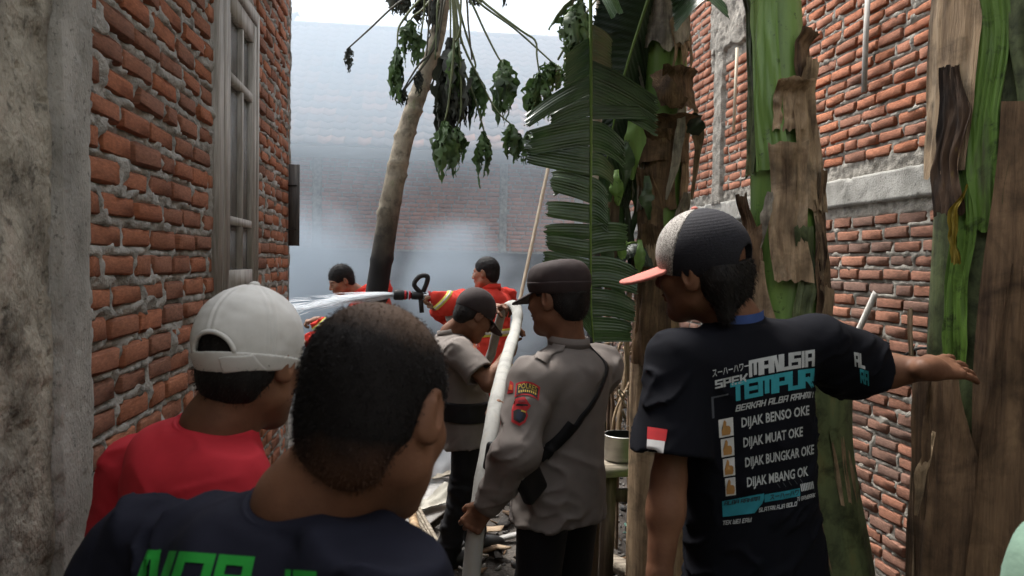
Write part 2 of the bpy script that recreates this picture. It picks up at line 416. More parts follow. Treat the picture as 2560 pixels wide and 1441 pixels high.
def mortar_sheet(name, parent, m, u0, u1, z0, z1, res, rects, hole=(), amp=.011, base=-.007, seed=1, deep=-.022, smear=.012):
    nu = int((u1 - u0) / res) + 1; nz = int((z1 - z0) / res) + 1
    us = np.linspace(u0, u1, nu); zs = np.linspace(z0, z1, nz)
    U, Zg = np.meshgrid(us, zs, indexing='ij'); q = np.stack([U, Zg, 0 * U], -1)
    ins = np.full(U.shape, -.02, np.float32)
    for (a, b, c, d) in rects:
        i0, i1 = np.searchsorted(us, [a - .0, b]); k0, k1 = np.searchsorted(zs, [c, d])
        if i1 <= i0 or k1 <= k0: continue
        uu = us[i0:i1, None]; zz = zs[None, k0:k1]
        ins[i0:i1, k0:k1] = np.maximum(ins[i0:i1, k0:k1], np.minimum(np.minimum(uu - a, b - uu), np.minimum(zz - c, d - zz)))
    n1 = fbm(q * 22, 4, seed); n2 = fbm(q * 7, 3, seed + 9); n3 = vn(q * 55, seed + 4)
    h = base + amp * (1.3 * n1 + .8 * n2 + .45 * n3)
    ov = smear * (n2 * 2.2 + n1 * .8 - .1)                      # how far the mortar laps over each brick's rim
    t = sstep(ov - .006, ov + .008, ins)
    h = h * (1 - t) + deep * t
    keep = np.ones((nu - 1, nz - 1), bool)
    for (a, b, c, d) in hole:
        keep &= ~((U[:-1, :-1] > a) & (U[1:, 1:] < b) & (Zg[:-1, :-1] > c) & (Zg[1:, 1:] < d))
    V = np.stack([U, -h, Zg], -1).reshape(-1, 3)
    F = gridF(nu, nz)[keep.ravel()]
    return part(name, V, F, m, parent)
def rough_slab(name, parent, m, u0, u1, z0, z1, res, h0, amp, freq, seed, edge=.0, edge_f=9, sides='rltb', drop=.05):
    """a lumpy slab face with ragged edges"""
    nu = max(4, int((u1 - u0) / res) + 1); nz = max(4, int((z1 - z0) / res) + 1)
    us = np.linspace(u0, u1, nu); zs = np.linspace(z0, z1, nz); U, Zg = np.meshgrid(us, zs, indexing='ij'); q = np.stack([U, Zg, 0 * U], -1)
    n = fbm(q * freq, 5, seed); pit = np.maximum(0, vn(q * freq * 5, seed + 3) - .55) * 2
    h = h0 + amp * n - amp * .8 * pit
    w_ = np.full(U.shape, 1.0)
    e1 = edge * (fbm(q * edge_f, 3, seed + 5) + .5)
    if 'r' in sides: w_ = np.minimum(w_, sstep(-.004, .006, u1 - .012 - e1 - U))
    if 'l' in sides: w_ = np.minimum(w_, sstep(-.004, .006, U - u0 - .012 - e1))
    if 't' in sides: w_ = np.minimum(w_, sstep(-.004, .006, z1 - .012 - e1 - Zg))
    if 'b' in sides: w_ = np.minimum(w_, sstep(-.004, .006, Zg - z0 - .012 - e1))
    h = h * w_ - drop * (1 - w_)
    return part(name, np.stack([U, -h, Zg], -1).reshape(-1, 3), gridF(nu, nz), m, parent)

BM = {k: [brick_mesh(100 * j + i, m) for i in range(10)] for j, (k, m) in enumerate((('new', m_brick), ('old', m_brick_old), ('far', m_brick_far)))}
m_inner = M('dark_inner', (.10, .09, .08), rough=.95, bump=0)
m_wood = M('weathered_wood', (.24, .225, .20), (.46, .44, .41), 6, (9, 9, .7), rough=.85, bump=.5, bscale=30, bstretch=(12, 12, .6), c3=(.52, .50, .47), dist=.003)
m_wood_x = M('weathered_board', (.13, .11, .09), (.30, .27, .23), 6, (.7, 9, 9), rough=.85, bump=.5, bscale=30, bstretch=(.6, 12, 12), c3=(.38, .35, .31), dist=.003)
m_glass = M('dusty_glass', (.24, .25, .255), (.34, .35, .355), 5, (1, 9, .2), rough=.16, bump=0, spec=.6)
m_curtain = M('pale_curtain', (.34, .33, .31), (.48, .47, .45), 14, (1, 9, .2), rough=.9, bump=0)
m_tilered = M('clay_tile', (.16, .085, .06), (.27, .13, .085), 5, rough=.9, bump=.3, rand=.35)
m_dark = M('soot_black', (.012, .011, .010), (.03, .028, .026), 9, rough=.9, bump=.3)

# ---- left brick house (local x runs along the alley, local -y faces the alley)
LX = -.77
lh = thing('brick_house', 'unplastered brick house with a tall wooden window, close on the left of the alley', 'house', (LX, 0, 0), (0, 0, R(90)))
tw = lambda u, z: np.array([LX, u, z])
WIN = (3.02, 3.80, 1.50, 2.85)
skipL = [WIN]
rl = lay_bricks(lh, tw, 1.885, 4.80, .02, 3.60, skipL, .0795, .0245, .21, .004, lambda u, z: 'new', BM, 300, 11)
mortar_sheet('mortar', lh, m_mortar, 1.86, 4.83, 0, 3.62, .0095, rl, [(3.04, 3.78, 1.52, 2.83)], amp=.014, base=-.002, seed=21, smear=.016)
rough_slab('plaster', lh, m_conc_d, .70, 1.712, 0, 3.62, .009, .004, .016, 9, 31, sides='')
part('far_plaster', [[-3, -.008, 0], [.72, -.008, 0], [.72, -.008, 3.62], [-3, -.008, 3.62]], [[0, 1, 2, 3]], m_conc_d, lh)
rough_slab('concrete_pillar', lh, m_conc, 1.70, 1.905, 0, 3.62, .009, .020, .007, 6, 33, edge=.016, edge_f=12, sides='rl')
mb = MB(); mb.box((.91, 2.03, 1.8), (3.9, 1.98, 1.79)); 
mb.V[0] = mb.V[0]
core = MB()
# the house body behind the facing, with the window reveal left open
for (a, b, c, d) in ((-3, 3.03, 0, 3.6), (3.79, 4.815, 0, 3.6), (3.03, 3.79, 0, 1.51), (3.03, 3.79, 2.84, 3.6)):
    core.box(((a + b) / 2, .13, (c + d) / 2), ((b - a) / 2, .10, (d - c) / 2))
core.box((4.715, 2.1, 1.8), (.10, 1.865, 1.8)); core.box((-2.9, 2.1, 1.8), (.10, 1.865, 1.8)); core.box((.9, 4.0, 1.8), (3.7, .1, 1.8))
core.out('inner_wall', m_inner, lh, smooth=False)
rough_slab('corner_mortar', lh, m_mortar, 4.765, 4.85, 0, 3.62, .012, .006, .014, 16, 38, edge=.028, edge_f=16, sides='lr', drop=.03)
# end face of the wall at the corner
q = np.meshgrid(np.linspace(-.004, .40, 26), np.linspace(0, 3.6, 200), indexing='ij')
part('end_mortar', np.stack([4.826 + .012 * fbm(np.stack([q[0] * 14, q[1] * 14, 0 * q[0]], -1), 3, 4), q[0], q[1]], -1).reshape(-1, 3), gridF(26, 200), m_mortar, lh)
# roof out of view, its eave added to shade the alley
rf = MB(); YE = 3.9
for dz in (0, -.06):
    rf.add([[-3.4, -.45, 3.42 + dz], [YE, -.45, 3.42 + dz], [YE, 2.1, 5.2 + dz], [-3.4, 2.1, 5.2 + dz], [-3.4, 4.9, 3.42 + dz], [YE, 4.9, 3.42 + dz]], [[0, 1, 2, 3], [3, 2, 5, 4]])
rf.box((.25, -.45, 3.385), (3.65, .012, .07))
rf.out('roof', m_tilered, lh, smooth=False)
# window
fr = MB(); WY = .004
wf = MB(); wf.box((3.065, .016, 2.175), (.045, .036, .675)); wf.box((3.775, .016, 2.175), (.024, .036, .675)); wf.box((3.43, .016, 2.82), (.318, .036, .030)); wf.box((3.43, .0, 1.52), (.318, .05, .022))
win = wf.out('window', m_wood, lh, smooth=False)
cs = MB(); y0 = .002
cs.box((3.176, y0, 2.165), (.044, .019, .615)); cs.box((3.715, y0, 2.165), (.030, .019, .615))
cs.box((3.452, y0 + .001, 2.735), (.231, .018, .045)); cs.box((3.452, y0 + .001, 1.585), (.231, .018, .04))
cs.out('sash', m_wood, win, smooth=False)
cs = MB(); cs.box((3.232, y0 + .004, 2.158), (.010, .021, .530)); cs.box((3.47, y0 + .003, 2.158), (.014, .019, .530)); cs.box((3.675, y0 + .004, 2.158), (.009, .021, .530))
cs.box((3.452, y0 + .001, 2.43), (.231, .0175, .019)); cs.box((3.452, y0 + .001, 1.835), (.231, .0175, .017))
cs.out('muntin', m_wood, win, smooth=False)
for (x0, x1) in ((3.22, 3.456), (3.484, 3.685)):
    for (z0, z1) in ((2.45, 2.689), (1.853, 2.41), (1.626, 1.817)):
        g = MB(); g.box(((x0 + x1) / 2, y0 + .008, (z0 + z1) / 2), ((x1 - x0) / 2, .003, (z1 - z0) / 2)); g.out('pane', m_glass, win, smooth=False)
q = np.meshgrid(np.linspace(3.14, 3.74, 60), [1.54, 2.2, 2.82], indexing='ij')
part('curtain', np.stack([q[0], .055 + .012 * np.sin(q[0] * 75) , q[1]], -1).reshape(-1, 3), gridF(60, 3), m_curtain, win)
st = thing('wooden_board', 'dark grey board fixed upright at the far corner of the brick house', 'board', PX(727, 512, LX + .03))
MB().box((.012, .05, 0), (.032, .012, .25)).out('plank', M('grey_board', (.05, .05, .05), (.13, .125, .12), 5, (8, 8, .8), rough=.8), st, smooth=False)
for z_ in (.12, -.15): MB().box((-.03, .035, z_), (.06, .004, .004)).out('wire', m_dark, st)

# ---- right brick wall (local x = -Y, local -y faces the alley)
RX = 2.55
rw = thing('brick_wall', 'tall brick wall with a pale concrete band and pilaster behind the banana plants', 'wall', (RX, 0, 0), (0, 0, R(-90)))
twr = lambda u, z: np.array([RX, -u, z])
BEAM = (-9.7, -2.6, 2.025, 2.225); PIL = (-6.12, -5.92, 2.225, 3.42); CAP = (-6.26, -5.48, 3.40, 5.0)
PIL2 = (-9.8, -9.5, 0, 5)
rr_ = lay_bricks(rw, twr, -9.72, -2.6, .02, 4.75, [BEAM, PIL, CAP], .0755, .022, .205, .005, lambda u, z: 'new' if z > 2.1 else 'old', BM, 300, 12)
mortar_sheet('mortar', rw, m_mortar_r, -9.75, -2.6, 0, 4.78, .0145, rr_, [], amp=.012, base=-.004, seed=51, smear=.011)
rough_slab('concrete_band', rw, m_conc, -9.7, -2.6, 2.02, 2.235, .014, .020, .008, 7, 53, edge=.014, edge_f=10, sides='tb')
rough_slab('concrete_pilaster', rw, m_mortar_r, -6.13, -5.91, 2.2, 3.5, .012, .028, .010, 14, 54, edge=.02, sides='rl')
rough_slab('concrete_pilaster', rw, m_mortar_r, -6.28, -5.46, 3.38, 4.9, .014, .026, .022, 7, 55, edge=.10, edge_f=6, sides='rlb')
mb = MB(); mb.box((-6.2, .13, 2.4), (3.54, .10, 2.39)); mb.out('inner_wall', m_inner, rw, smooth=False)
mb = MB(); mb.box((-1.0, .06, 2.0), (1.6, .10, 2.0)); mb.out('plaster', m_conc_d, rw, smooth=False)
a = PX(2160, 230, RX - .05); b = PX(2172, -60, RX - .05)
sl = thing('wooden_batten', 'grey weathered slat hanging high on the right brick wall', 'slat', a)
MB().tube([(0, 0, 0), tuple((b - a) * .5 + [0, .004, 0]), tuple(b - a)], [.027, .028, .027], 4, flat=.35, up=(1, 0, 0)).out('slat', m_wood, sl, smooth=False)
a = PX(1834, 332, RX - .045); b = PX(1843, 120, RX - .045)
sl = thing('bamboo_strip', 'thin pale bamboo strip stuck upright in the wall beside the pilaster', 'strip', a)
MB().tube([(0, 0, 0), tuple(b - a)], [.013, .013], 6).out('strip', M('pale_bamboo', (.5, .44, .32), (.6, .55, .44), 5, rough=.6), sl)
a = PX(2120, 885, RX - .06); b = PX(2188, 735, RX - .12)
sl = thing('leaning_lath', 'brown broken lath leaning slantwise on the right brick wall', 'lath', a)
MB().tube([tuple(-(b - a) * 1.6), (0, 0, 0), tuple(b - a)], [.028, .028, .026], 4, flat=.4, up=(1, 0, 0)).out('lath', m_wood, sl, smooth=False)
a = PX(2120, 890, RX - .03); b = PX(2330, 870, RX - .03); c = PX(2240, 897, RX - .03)
cbl = thing('black_cable', 'thin black cable running along the right brick wall above the old bricks', 'cable', a)
MB().tube(spline([(0, 0, 0), c - a, b - a, b - a + [0, -1, .02]], 14), .007, 6).out('cable', m_dark, cbl)

# ---- back house across the burnt yard
BY = 13.2
bh = thing('back_house', 'low brick house with a long tiled roof seen through smoke', 'house', (0, BY, 0))
twb = lambda u, z: np.array([u, BY, z])
PB = [(-1.72, -1.56, 1.84, 3.6), (1.52, 1.66, 1.84, 3.6), (2.88, 3.04, 1.84, 3.6), (-5.0, -4.84, 1.84, 3.6)]
rb = lay_bricks(bh, twb, -6.5, 6.0, 1.86, 3.56, PB, .0745, .020, .21, .012, lambda u, z: 'far', BM, 300, 13, .7)
mortar_sheet('mortar', bh, m_mortar_r, -6.5, 6.0, 1.8, 3.6, .032, rb, [], amp=.006, seed=61, deep=-.01, smear=.006)
for (a, b, c, d) in PB: rough_slab('concrete_pilaster', bh, m_mortar_r, a - .02, b + .02, c - .02, d, .03, .03, .01, 8, 62, edge=.02, sides='rlb')
m_scorch = M('scorched_plaster', (.030, .028, .028), (.085, .075, .075), 1.6, (1, 1, 1.6), 8, rough=.95, bump=.6, bscale=25, c3=(.16, .13, .12), pos=(.35, .6, .78))
rough_slab('scorched_plaster', bh, m_scorch, -6.5, 6.0, -.1, 1.86, .05, .035, .02, 3, 63, edge=.02, sides='t')
mb = MB(); mb.box((-.25, 3.2, 1.79), (6.2, 3.0, 1.78)); mb.out('inner_wall', m_inner, bh, smooth=False)
RZ0, RY0, RZ1, RY1 = 3.52, -.75, 6.62, 3.3
sl_ = math.hypot(RY1 - RY0, RZ1 - RZ0); ca, sa = (RY1 - RY0) / sl_, (RZ1 - RZ0) / sl_
rf = MB(); rf.add([[-6.6, RY0, RZ0], [6.2, RY0, RZ0], [6.2, RY1, RZ1], [-6.6, RY1, RZ1], [-6.6, 2 * RY1 - RY0, RZ0], [6.2, 2 * RY1 - RY0, RZ0]], [[0, 1, 2, 3], [3, 2, 5, 4]])
rf.box((-.2, RY0 + .05, RZ0 - .10), (6.4, .015, .09)); roof = rf.out('roof', m_inner, bh, smooth=False)
def tile_me(m, n=5):
    xs = np.linspace(-.5, .5, n) * .225; prof = .022 * np.cos(np.linspace(0, 2 * np.pi, n))
    V = []
    for y, dz in ((0, .030), (.27, .004)): V += [[x, y, dz + p] for x, p in zip(xs, prof)]
    V += [[x, 0, .012 + p] for x, p in zip(xs, prof)]
    F = [[i, i + 1, n + i + 1, n + i] for i in range(n - 1)] + [[2 * n + i, 2 * n + i + 1, i + 1, i] for i in range(n - 1)]
    return mesh('roof_tile', np.array(V), F, True, m)
m_tile = M('weathered_tile', (.7, .7, .7), (1.05, 1, 1), 3, rough=.9, bump=.2, vrand=[(.13, .10, .09), (.18, .13, .11), (.12, .095, .09), (.15, .115, .10), (.17, .12, .1), (.14, .11, .1), (.12, .1, .09), (.42, .19, .11)])
tme = tile_me(m_tile); nt_ = 0; rest = MB(); ang = math.atan2(RZ1 - RZ0, RY1 - RY0)
tv = np.empty(len(tme.vertices) * 3, np.float32); tme.vertices.foreach_get('co', tv); tv = tv.reshape(-1, 3); tf = [list(p.vertices) for p in tme.polygons]
Rt = np.array(Matrix.Rotation(ang, 3, 'X'))
rows = int(sl_ / .25)
for k in range(rows):
    for i in range(int(12.8 / .215)):
        x = -6.5 + (i + .5) * .215; s_ = k * .25
        loc = np.array([x, RY0 + s_ * ca - .03 * sa, RZ0 + s_ * sa + .02]) + [0, rng.uniform(-.006, .006), rng.uniform(-.004, .006)]
        if -1.9 < x < 2.6 and k < 15 and nt_ < 300:
            o = bpy.data.objects.new('roof_tile', tme); link(o, roof); o.location = loc; o.rotation_euler = (ang, rng.uniform(-.03, .03), rng.uniform(-.02, .02)); nt_ += 1
        else: rest.add(tv @ Rt.T + loc, tf)
rest.out('roof_tile', m_tile, roof, kind='stuff')
rt = MB().tube([(-.12, 0, 0), (.1, 0, .0), (.13, 0, 0), (.14, 0, 0)], [.07, .075, .09, .09], 10); rme = None
for i in range(48):
    if rme is None: o = rt.out('ridge_tile', m_tile, roof); rme = o.data
    else: o = bpy.data.objects.new('ridge_tile', rme); link(o, roof)
    o.location = (-6.4 + i * .262, RY1, RZ1 + .03)

# ---- unseen wall added behind the viewer to darken the foreground
mb = MB(); mb.box((0, 0, 2.4), (6, .12, 2.4)); t = thing('added_shade_wall', 'unseen plain plastered wall added behind the onlookers to darken the alley', 'wall', (1, -3.2, 0)); mb.out('plaster', m_conc_d, t, smooth=False)
# ------------------------------------------------------------------ plants
m_bgreen = M('banana_green', blot=(26, .25, .30, .40), c1=(.070, .140, .030), c2=(.155, .265, .060), scale=3.5, stretch=(2.5, 2.5, .35), detail=6, rough=.42, bump=.25, bscale=30, bstretch=(3, 3, .3), c3=(.10, .12, .05), pos=(.3, .6, .78), spec=.45)
m_bgrey = M('banana_grey_green', blot=(14, .3, .34, .55), c1=(.035, .05, .025), c2=(.12, .15, .065), scale=5, stretch=(2.5, 2.5, .5), detail=8, rough=.6, bump=.4, bscale=40, bstretch=(3, 3, .4), c3=(.17, .14, .05), pos=(.3, .6, .75))
m_bdry = M('dry_sheath', blot=(9, .35, .32, .56), c1=(.09, .055, .032), c2=(.36, .26, .16), scale=4.5, stretch=(5, 5, .32), detail=9, rough=.82, bump=.9, bscale=26, bstretch=(7, 7, .35), c3=(.48, .38, .27), pos=(.3, .56, .76), dist=.006)
m_bdry2 = M('brown_sheath', blot=(9, .4, .32, .58), c1=(.035, .020, .013), c2=(.22, .14, .08), scale=4.5, stretch=(5, 5, .4), detail=9, rough=.85, bump=.9, bscale=26, bstretch=(7, 7, .4), c3=(.25, .17, .09), pos=(.3, .62, .8), dist=.006)
m_bpale = M('pale_sheath', blot=(12, .45, .34, .55), c1=(.17, .15, .12), c2=(.40, .36, .29), scale=5, stretch=(6, 6, .4), detail=8, rough=.8, bump=.8, bscale=26, bstretch=(7, 7, .4), dist=.005)
m_bdark = M('rotten_sheath', (.012, .008, .006), (.07, .04, .022), 6, (3, 3, .6), 8, rough=.85, bump=.9, bscale=30, c3=(.22, .17, .03), pos=(.35, .6, .72))
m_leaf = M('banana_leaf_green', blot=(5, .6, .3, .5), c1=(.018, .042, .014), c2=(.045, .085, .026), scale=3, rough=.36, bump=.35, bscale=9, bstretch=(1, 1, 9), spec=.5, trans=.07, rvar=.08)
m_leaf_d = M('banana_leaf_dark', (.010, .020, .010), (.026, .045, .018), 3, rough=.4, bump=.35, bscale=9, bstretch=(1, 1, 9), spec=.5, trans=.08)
m_midrib = M('midrib_green', (.08, .14, .025), (.13, .20, .045), 6, (3, 3, .3), rough=.45, bump=.15)
m_leaf_dry = M('dead_leaf', (.07, .045, .028), (.20, .14, .09), 5, (3, 3, .6), rough=.85, bump=.6, bscale=30, trans=.1)

def stem_frame(path):
    c = path.mean(0); f = np.array([-c[0], -c[1], 0]); f /= np.linalg.norm(f); return f, np.array([f[1] * -1, f[0], 0])
class Stem:
    def __init__(s, label, pix, rad, group='banana stems along the right wall', name='banana_plant', core=None, seed=1):
        pw = np.array([P(*q) for q in pix]); base = pw[-1].copy()
        s.path = spline(pw[::-1], 60); s.rad = np.interp(np.linspace(0, 1, 60), np.linspace(0, 1, len(rad)), rad[::-1])
        s.base = np.array([s.path[0][0], s.path[0][1], 0.]); s.th = thing(name, label, 'banana plant', tuple(s.base), group=group)
        s.path = s.path - s.base; s.f, s.r = stem_frame(s.path + s.base); s.z = s.path[:, 2]; s.seed = seed
        na = 30; a = np.arange(na) / na * 2 * np.pi
        U = np.stack(np.meshgrid(np.linspace(0, 1, 60), a, indexing='ij'), -1)
        lay = ((U[..., 1] / (2 * np.pi) * 3 + U[..., 0] * .25) % 1)
        rr = s.rad[:, None] * (1 + .055 * lay - .03 + .04 * vn(np.stack([U[..., 0] * 5, np.cos(U[..., 1]), np.sin(U[..., 1])], -1), seed))
        V = s.path[:, None] + rr[..., None] * (np.cos(a)[None, :, None] * s.f + np.sin(a)[None, :, None] * s.r)
        V = V.reshape(-1, 3); F = [[i * na + j, i * na + (j + 1) % na, (i + 1) * na + (j + 1) % na, (i + 1) * na + j] for i in range(59) for j in range(na)]
        F.append([59 * na + j for j in range(na)])
        part('trunk', V, F, core or m_bgreen, s.th)
    def at(s, z):
        return np.array([np.interp(z, s.z, s.path[:, i]) for i in range(3)]), np.interp(z, s.z, s.rad)
    def sheath(s, a0, a1, z0, z1, m, off=.006, flare=.03, rag=.07, seed=1, topw=.35, name='sheath', curl=.0, lift=0):
        """dry or green sheath round the stem between angles a0..a1 (0 faces the viewer) from height z0 up to z1"""
        na, nl = 25, 34
        t = np.linspace(0, 1, nl)[:, None] + np.zeros((1, na)); u = np.linspace(-1, 1, na)[None, :] + np.zeros((nl, 1)); z = z0 + (z1 - z0) * t; o1 = np.ones_like(t)
        c = np.stack([np.interp(z, s.z, s.path[:, i]) for i in range(3)], -1); r = np.interp(z, s.z, s.rad); N3 = lambda x, y, w_, sd: vn(np.stack([x, y, w_], -1), sd)
        wv = 1 - (1 - topw) * sstep(.62, 1.0, t); mid = (a0 + a1) / 2 + 6 * N3(t * 3, o1 * seed, o1 * 0, 5)
        rg = rag * N3(t * 9, o1 * seed * 3.1, np.sign(u) * 2., 7) * np.abs(u) ** 2 * 14
        a = np.radians(mid + u * ((a1 - a0) / 2 * wv + rg)); fl = flare * sstep(.72, 1.0, t) ** 1.5 + lift * (1 - t) ** 3
        o = r * 1.035 + off + fl + .007 * N3(t * 7, u * 4, o1 * seed * 1.7, 3) + .0065 * N3(t * 2.2, u * 11, o1 * seed * 1.3, 6) + .006 * np.abs(u) ** 3
        V = c + o[..., None] * (np.cos(a)[..., None] * s.f + np.sin(a)[..., None] * s.r)
        V[..., 2] = z + rag * .14 * N3(u * 5, o1 * seed * 2.3, t, 2) * (np.maximum(0, t - .9) * 10 + np.maximum(0, .1 - t) * 10) - curl * np.maximum(0, t - .85) ** 2 * 40
        return part(name, V.reshape(-1, 3), gridF(nl, na), m, s.th)
    def flap(s, pix, wd, m, seed=1, d=None, name='dry_strip', n=16):
        """a dry strip hanging along photo points (px,py,depth)"""
        c = spline([P(*q) - s.base for q in pix], n); V = np.zeros((n, 5, 3)); T = np.gradient(c, axis=0); T /= np.linalg.norm(T, axis=1)[:, None]
        for i in range(n):
            t = i / (n - 1); sd_ = np.cross(T[i], s.f); sd_ /= np.linalg.norm(sd_) + 1e-9
            ww = np.interp(t, np.linspace(0, 1, len(wd)), wd)
            for j in range(5):
                u = j / 4 * 2 - 1
                V[i, j] = c[i] + sd_ * ww * u * (1 + .3 * float(vn(np.array([[t * 8, seed, u]]), 4)[0])) + s.f * (.02 * abs(u) * ww / .05 * float(vn(np.array([[t * 4, seed + 3., u]]), 8)[0]) + .008 * float(vn(np.array([[t * 9, u * 3, seed]]), 1)[0]))
        return part(name, V.reshape(-1, 3), gridF(n, 5), m, s.th)
def zpx(py, d): return EYE - (py - 655) / FPX * d

# stem A (the farthest of the three)
sA = Stem('banana plant left of the trio, green neck between torn brown sheaths', [(1676, -460, 3.5), (1668, -120, 3.5), (1664, 100, 3.5), (1660, 330, 3.5), (1652, 560, 3.5), (1640, 900, 3.5), (1640, 1545, 3.5)], [.055, .088, .095, .098, .098, .105, .125], seed=3)
Z = lambda y: zpx(y, 3.5)
sA.sheath(-70, 60, Z(130), Z(-90), m_bpale, flare=.02, seed=2, topw=.8, lift=.012, rag=.6); sA.sheath(15, 95, Z(150), Z(-40), m_bdry, flare=.03, seed=4, lift=.015, rag=.6)
sA.sheath(-10, 80, Z(275), Z(178), m_bdry2, flare=.03, off=.02, seed=5, topw=.9, lift=.03)
sA.sheath(-95, -45, Z(520), Z(150), m_bpale, seed=6, topw=.5); sA.sheath(-80, 30, Z(520), Z(325), m_bdry2, flare=.04, seed=7, topw=.8, curl=.0)
sA.sheath(-75, 65, Z(405), Z(285), m_bdry2, flare=.055, off=.018, seed=8, topw=.95, curl=.02); sA.sheath(40, 110, Z(560), Z(270), m_bdry, seed=9, off=.015)
sA.sheath(-85, 5, Z(700), Z(420), m_bdry2, seed=10, flare=.03); sA.sheath(20, 85, Z(720), Z(480), m_bpale, seed=11, flare=.03, off=.02)
sA.sheath(-85, 80, Z(1480), Z(600), m_bdry, seed=12, flare=.02); sA.sheath(-60, 30, Z(900), Z(560), m_bdry2, seed=13, flare=.03, off=.02)
sA.flap([(1703, 262, 3.37), (1700, 330, 3.36), (1685, 420, 3.36), (1665, 500, 3.37)], [.012, .022, .018, .006], m_bpale, 3)
sA.flap([(1748, 325, 3.45), (1742, 400, 3.45), (1728, 500, 3.46)], [.03, .012, .006], m_bdry, 5); sA.flap([(1722, 290, 3.4), (1735, 310, 3.4), (1755, 330, 3.42)], [.03, .05, .03], m_leaf_d, 6)
sA.flap([(1640, 180, 3.4), (1668, 230, 3.33), (1712, 262, 3.36)], [.03, .055, .03], m_bdry2, 7)
for k in range(7):
    x = 1575 + k * 14; sA.flap([(x + 10, 640 + k * 9, 3.46), (x + rng.uniform(-12, 12), 800, 3.42), (x + rng.uniform(-18, 18), 930 + rng.uniform(-30, 120), 3.42)], [.008, .016, .005], [m_bdry, m_bdry2, m_bpale][k % 3], k)
# stem B
sB = Stem('middle banana plant of the trio, bright green neck, standing behind the pointing man', [(1920, -520, 2.62), (1932, -140, 2.62), (1940, 60, 2.62), (1948, 300, 2.6), (1962, 560, 2.58), (1975, 850, 2.56), (2010, 1150, 2.54), (2075, 1560, 2.52), (2105, 1900, 2.5)], [.05, .082, .088, .096, .112, .125, .13, .135, .15], seed=8)
Z = lambda y: zpx(y, 2.6)
sB.sheath(-95, -50, Z(430), Z(-110), m_bgrey, seed=1, topw=.9, off=.004); sB.sheath(-45, 8, Z(420), Z(-110), m_bgreen, seed=21, topw=.9, off=.012)
sB.sheath(35, 85, Z(220), Z(80), m_bdry2, seed=22, flare=.03, topw=.9, off=.012); sB.sheath(20, 100, Z(520), Z(150), m_bdry, seed=23, flare=.02, topw=.5, off=.014)
sB.sheath(-5, 45, Z(330), Z(210), m_bdry, seed=24, flare=.045, topw=.9, off=.02); sB.sheath(-20, 28, Z(690), Z(362), m_bdry, seed=25, flare=.03, topw=.95, off=.022)
sB.sheath(-100, -25, Z(900), Z(480), m_bdry2, seed=26, flare=.03, off=.012); sB.sheath(45, 110, Z(820), Z(420), m_bdry2, seed=27, flare=.02, off=.01, topw=.6)
sB.sheath(-95, 10, Z(1500), Z(640), m_bdry, seed=28, flare=.015, off=.016); sB.sheath(10, 38, Z(900), Z(560), m_bgrey, seed=29, off=.008, topw=.8)
sB.sheath(35, 75, Z(1200), Z(700), m_bdry, seed=30, off=.02, flare=.02); sB.sheath(-30, 95, Z(1880), Z(900), m_bgrey, seed=31, off=.02, topw=.8)
sB.flap([(2020, 250, 2.52), (2045, 440, 2.5), (2052, 560, 2.5)], [.02, .014, .004], m_bdry, 2); sB.flap([(1925, 480, 2.47), (1915, 540, 2.46), (1900, 620, 2.47)], [.012, .016, .004], m_bpale, 12)
for k in range(6): sB.flap([(2035 + k * 4, 500 + k * 40, 2.47), (2050 + rng.uniform(-8, 12), 600 + k * 40, 2.46), (2060 + rng.uniform(-15, 40), 690 + k * 30, 2.45)], [.006, .01, .003], [m_bdry, m_bdry2][k % 2], 20 + k)
sB.flap([(1906, 560, 2.47), (1888, 600, 2.46), (1893, 680, 2.46)], [.004, .022, .006], m_bdry2, 13)
# stem C
sC = Stem('thickest banana plant at the right edge under the pointing hand', [(2530, -640, 2.25), (2522, -140, 2.25), (2518, 200, 2.25), (2505, 600, 2.25), (2492, 1000, 2.25), (2480, 1500, 2.25), (2470, 2050, 2.25)], [.08, .172, .180, .185, .19, .20, .22], core=m_bgrey, seed=12)
Z = lambda y: zpx(y, 2.25)
m_bolive = M('banana_olive', blot=(18, .25, .32, .46), c1=(.045, .085, .018), c2=(.10, .19, .032), scale=4, stretch=(2.5, 2.5, .4), detail=8, rough=.5, bump=.35, bscale=30, bstretch=(3, 3, .3), c3=(.05, .045, .03), pos=(.3, .6, .74))
sC.sheath(-24, -2, Z(560), Z(-120), m_bolive, seed=41, topw=1, off=.01, flare=0); sC.sheath(-90, -22, Z(420), Z(-120), m_bdry, seed=42, topw=1, off=.016, flare=0)
sC.sheath(-52, -25, Z(520), Z(160), m_bdark, seed=43, topw=.6, off=.024, flare=0); sC.sheath(-40, -20, Z(880), Z(380), m_bolive, seed=44, topw=.8, off=.008, flare=0)
sC.sheath(-12, 100, Z(1900), Z(270), m_bdry2, seed=45, topw=.8, off=.022, flare=.0); sC.sheath(2, 60, Z(500), Z(-120), m_bgrey, seed=46, topw=1, off=.012)
sC.sheath(14, 26, Z(150), Z(20), m_bpale, seed=47, topw=.5, off=.03, lift=.02); sC.sheath(-100, -58, Z(1900), Z(760), m_bdry, seed=48, topw=.4, off=.022, flare=.02)
sC.sheath(-75, -5, Z(1900), Z(900), m_bdry2, seed=49, off=.028, topw=.6, flare=.01); sC.sheath(-12, 30, Z(1900), Z(640), m_bdry2, seed=50, off=.034, topw=.4, flare=.01)
sC.sheath(-31, -25, Z(640), Z(455), M('yellow_streak', (.20, .15, .02), (.30, .22, .03), 6, (3, 3, .4), rough=.6), seed=51, topw=.3, off=.03, flare=0)
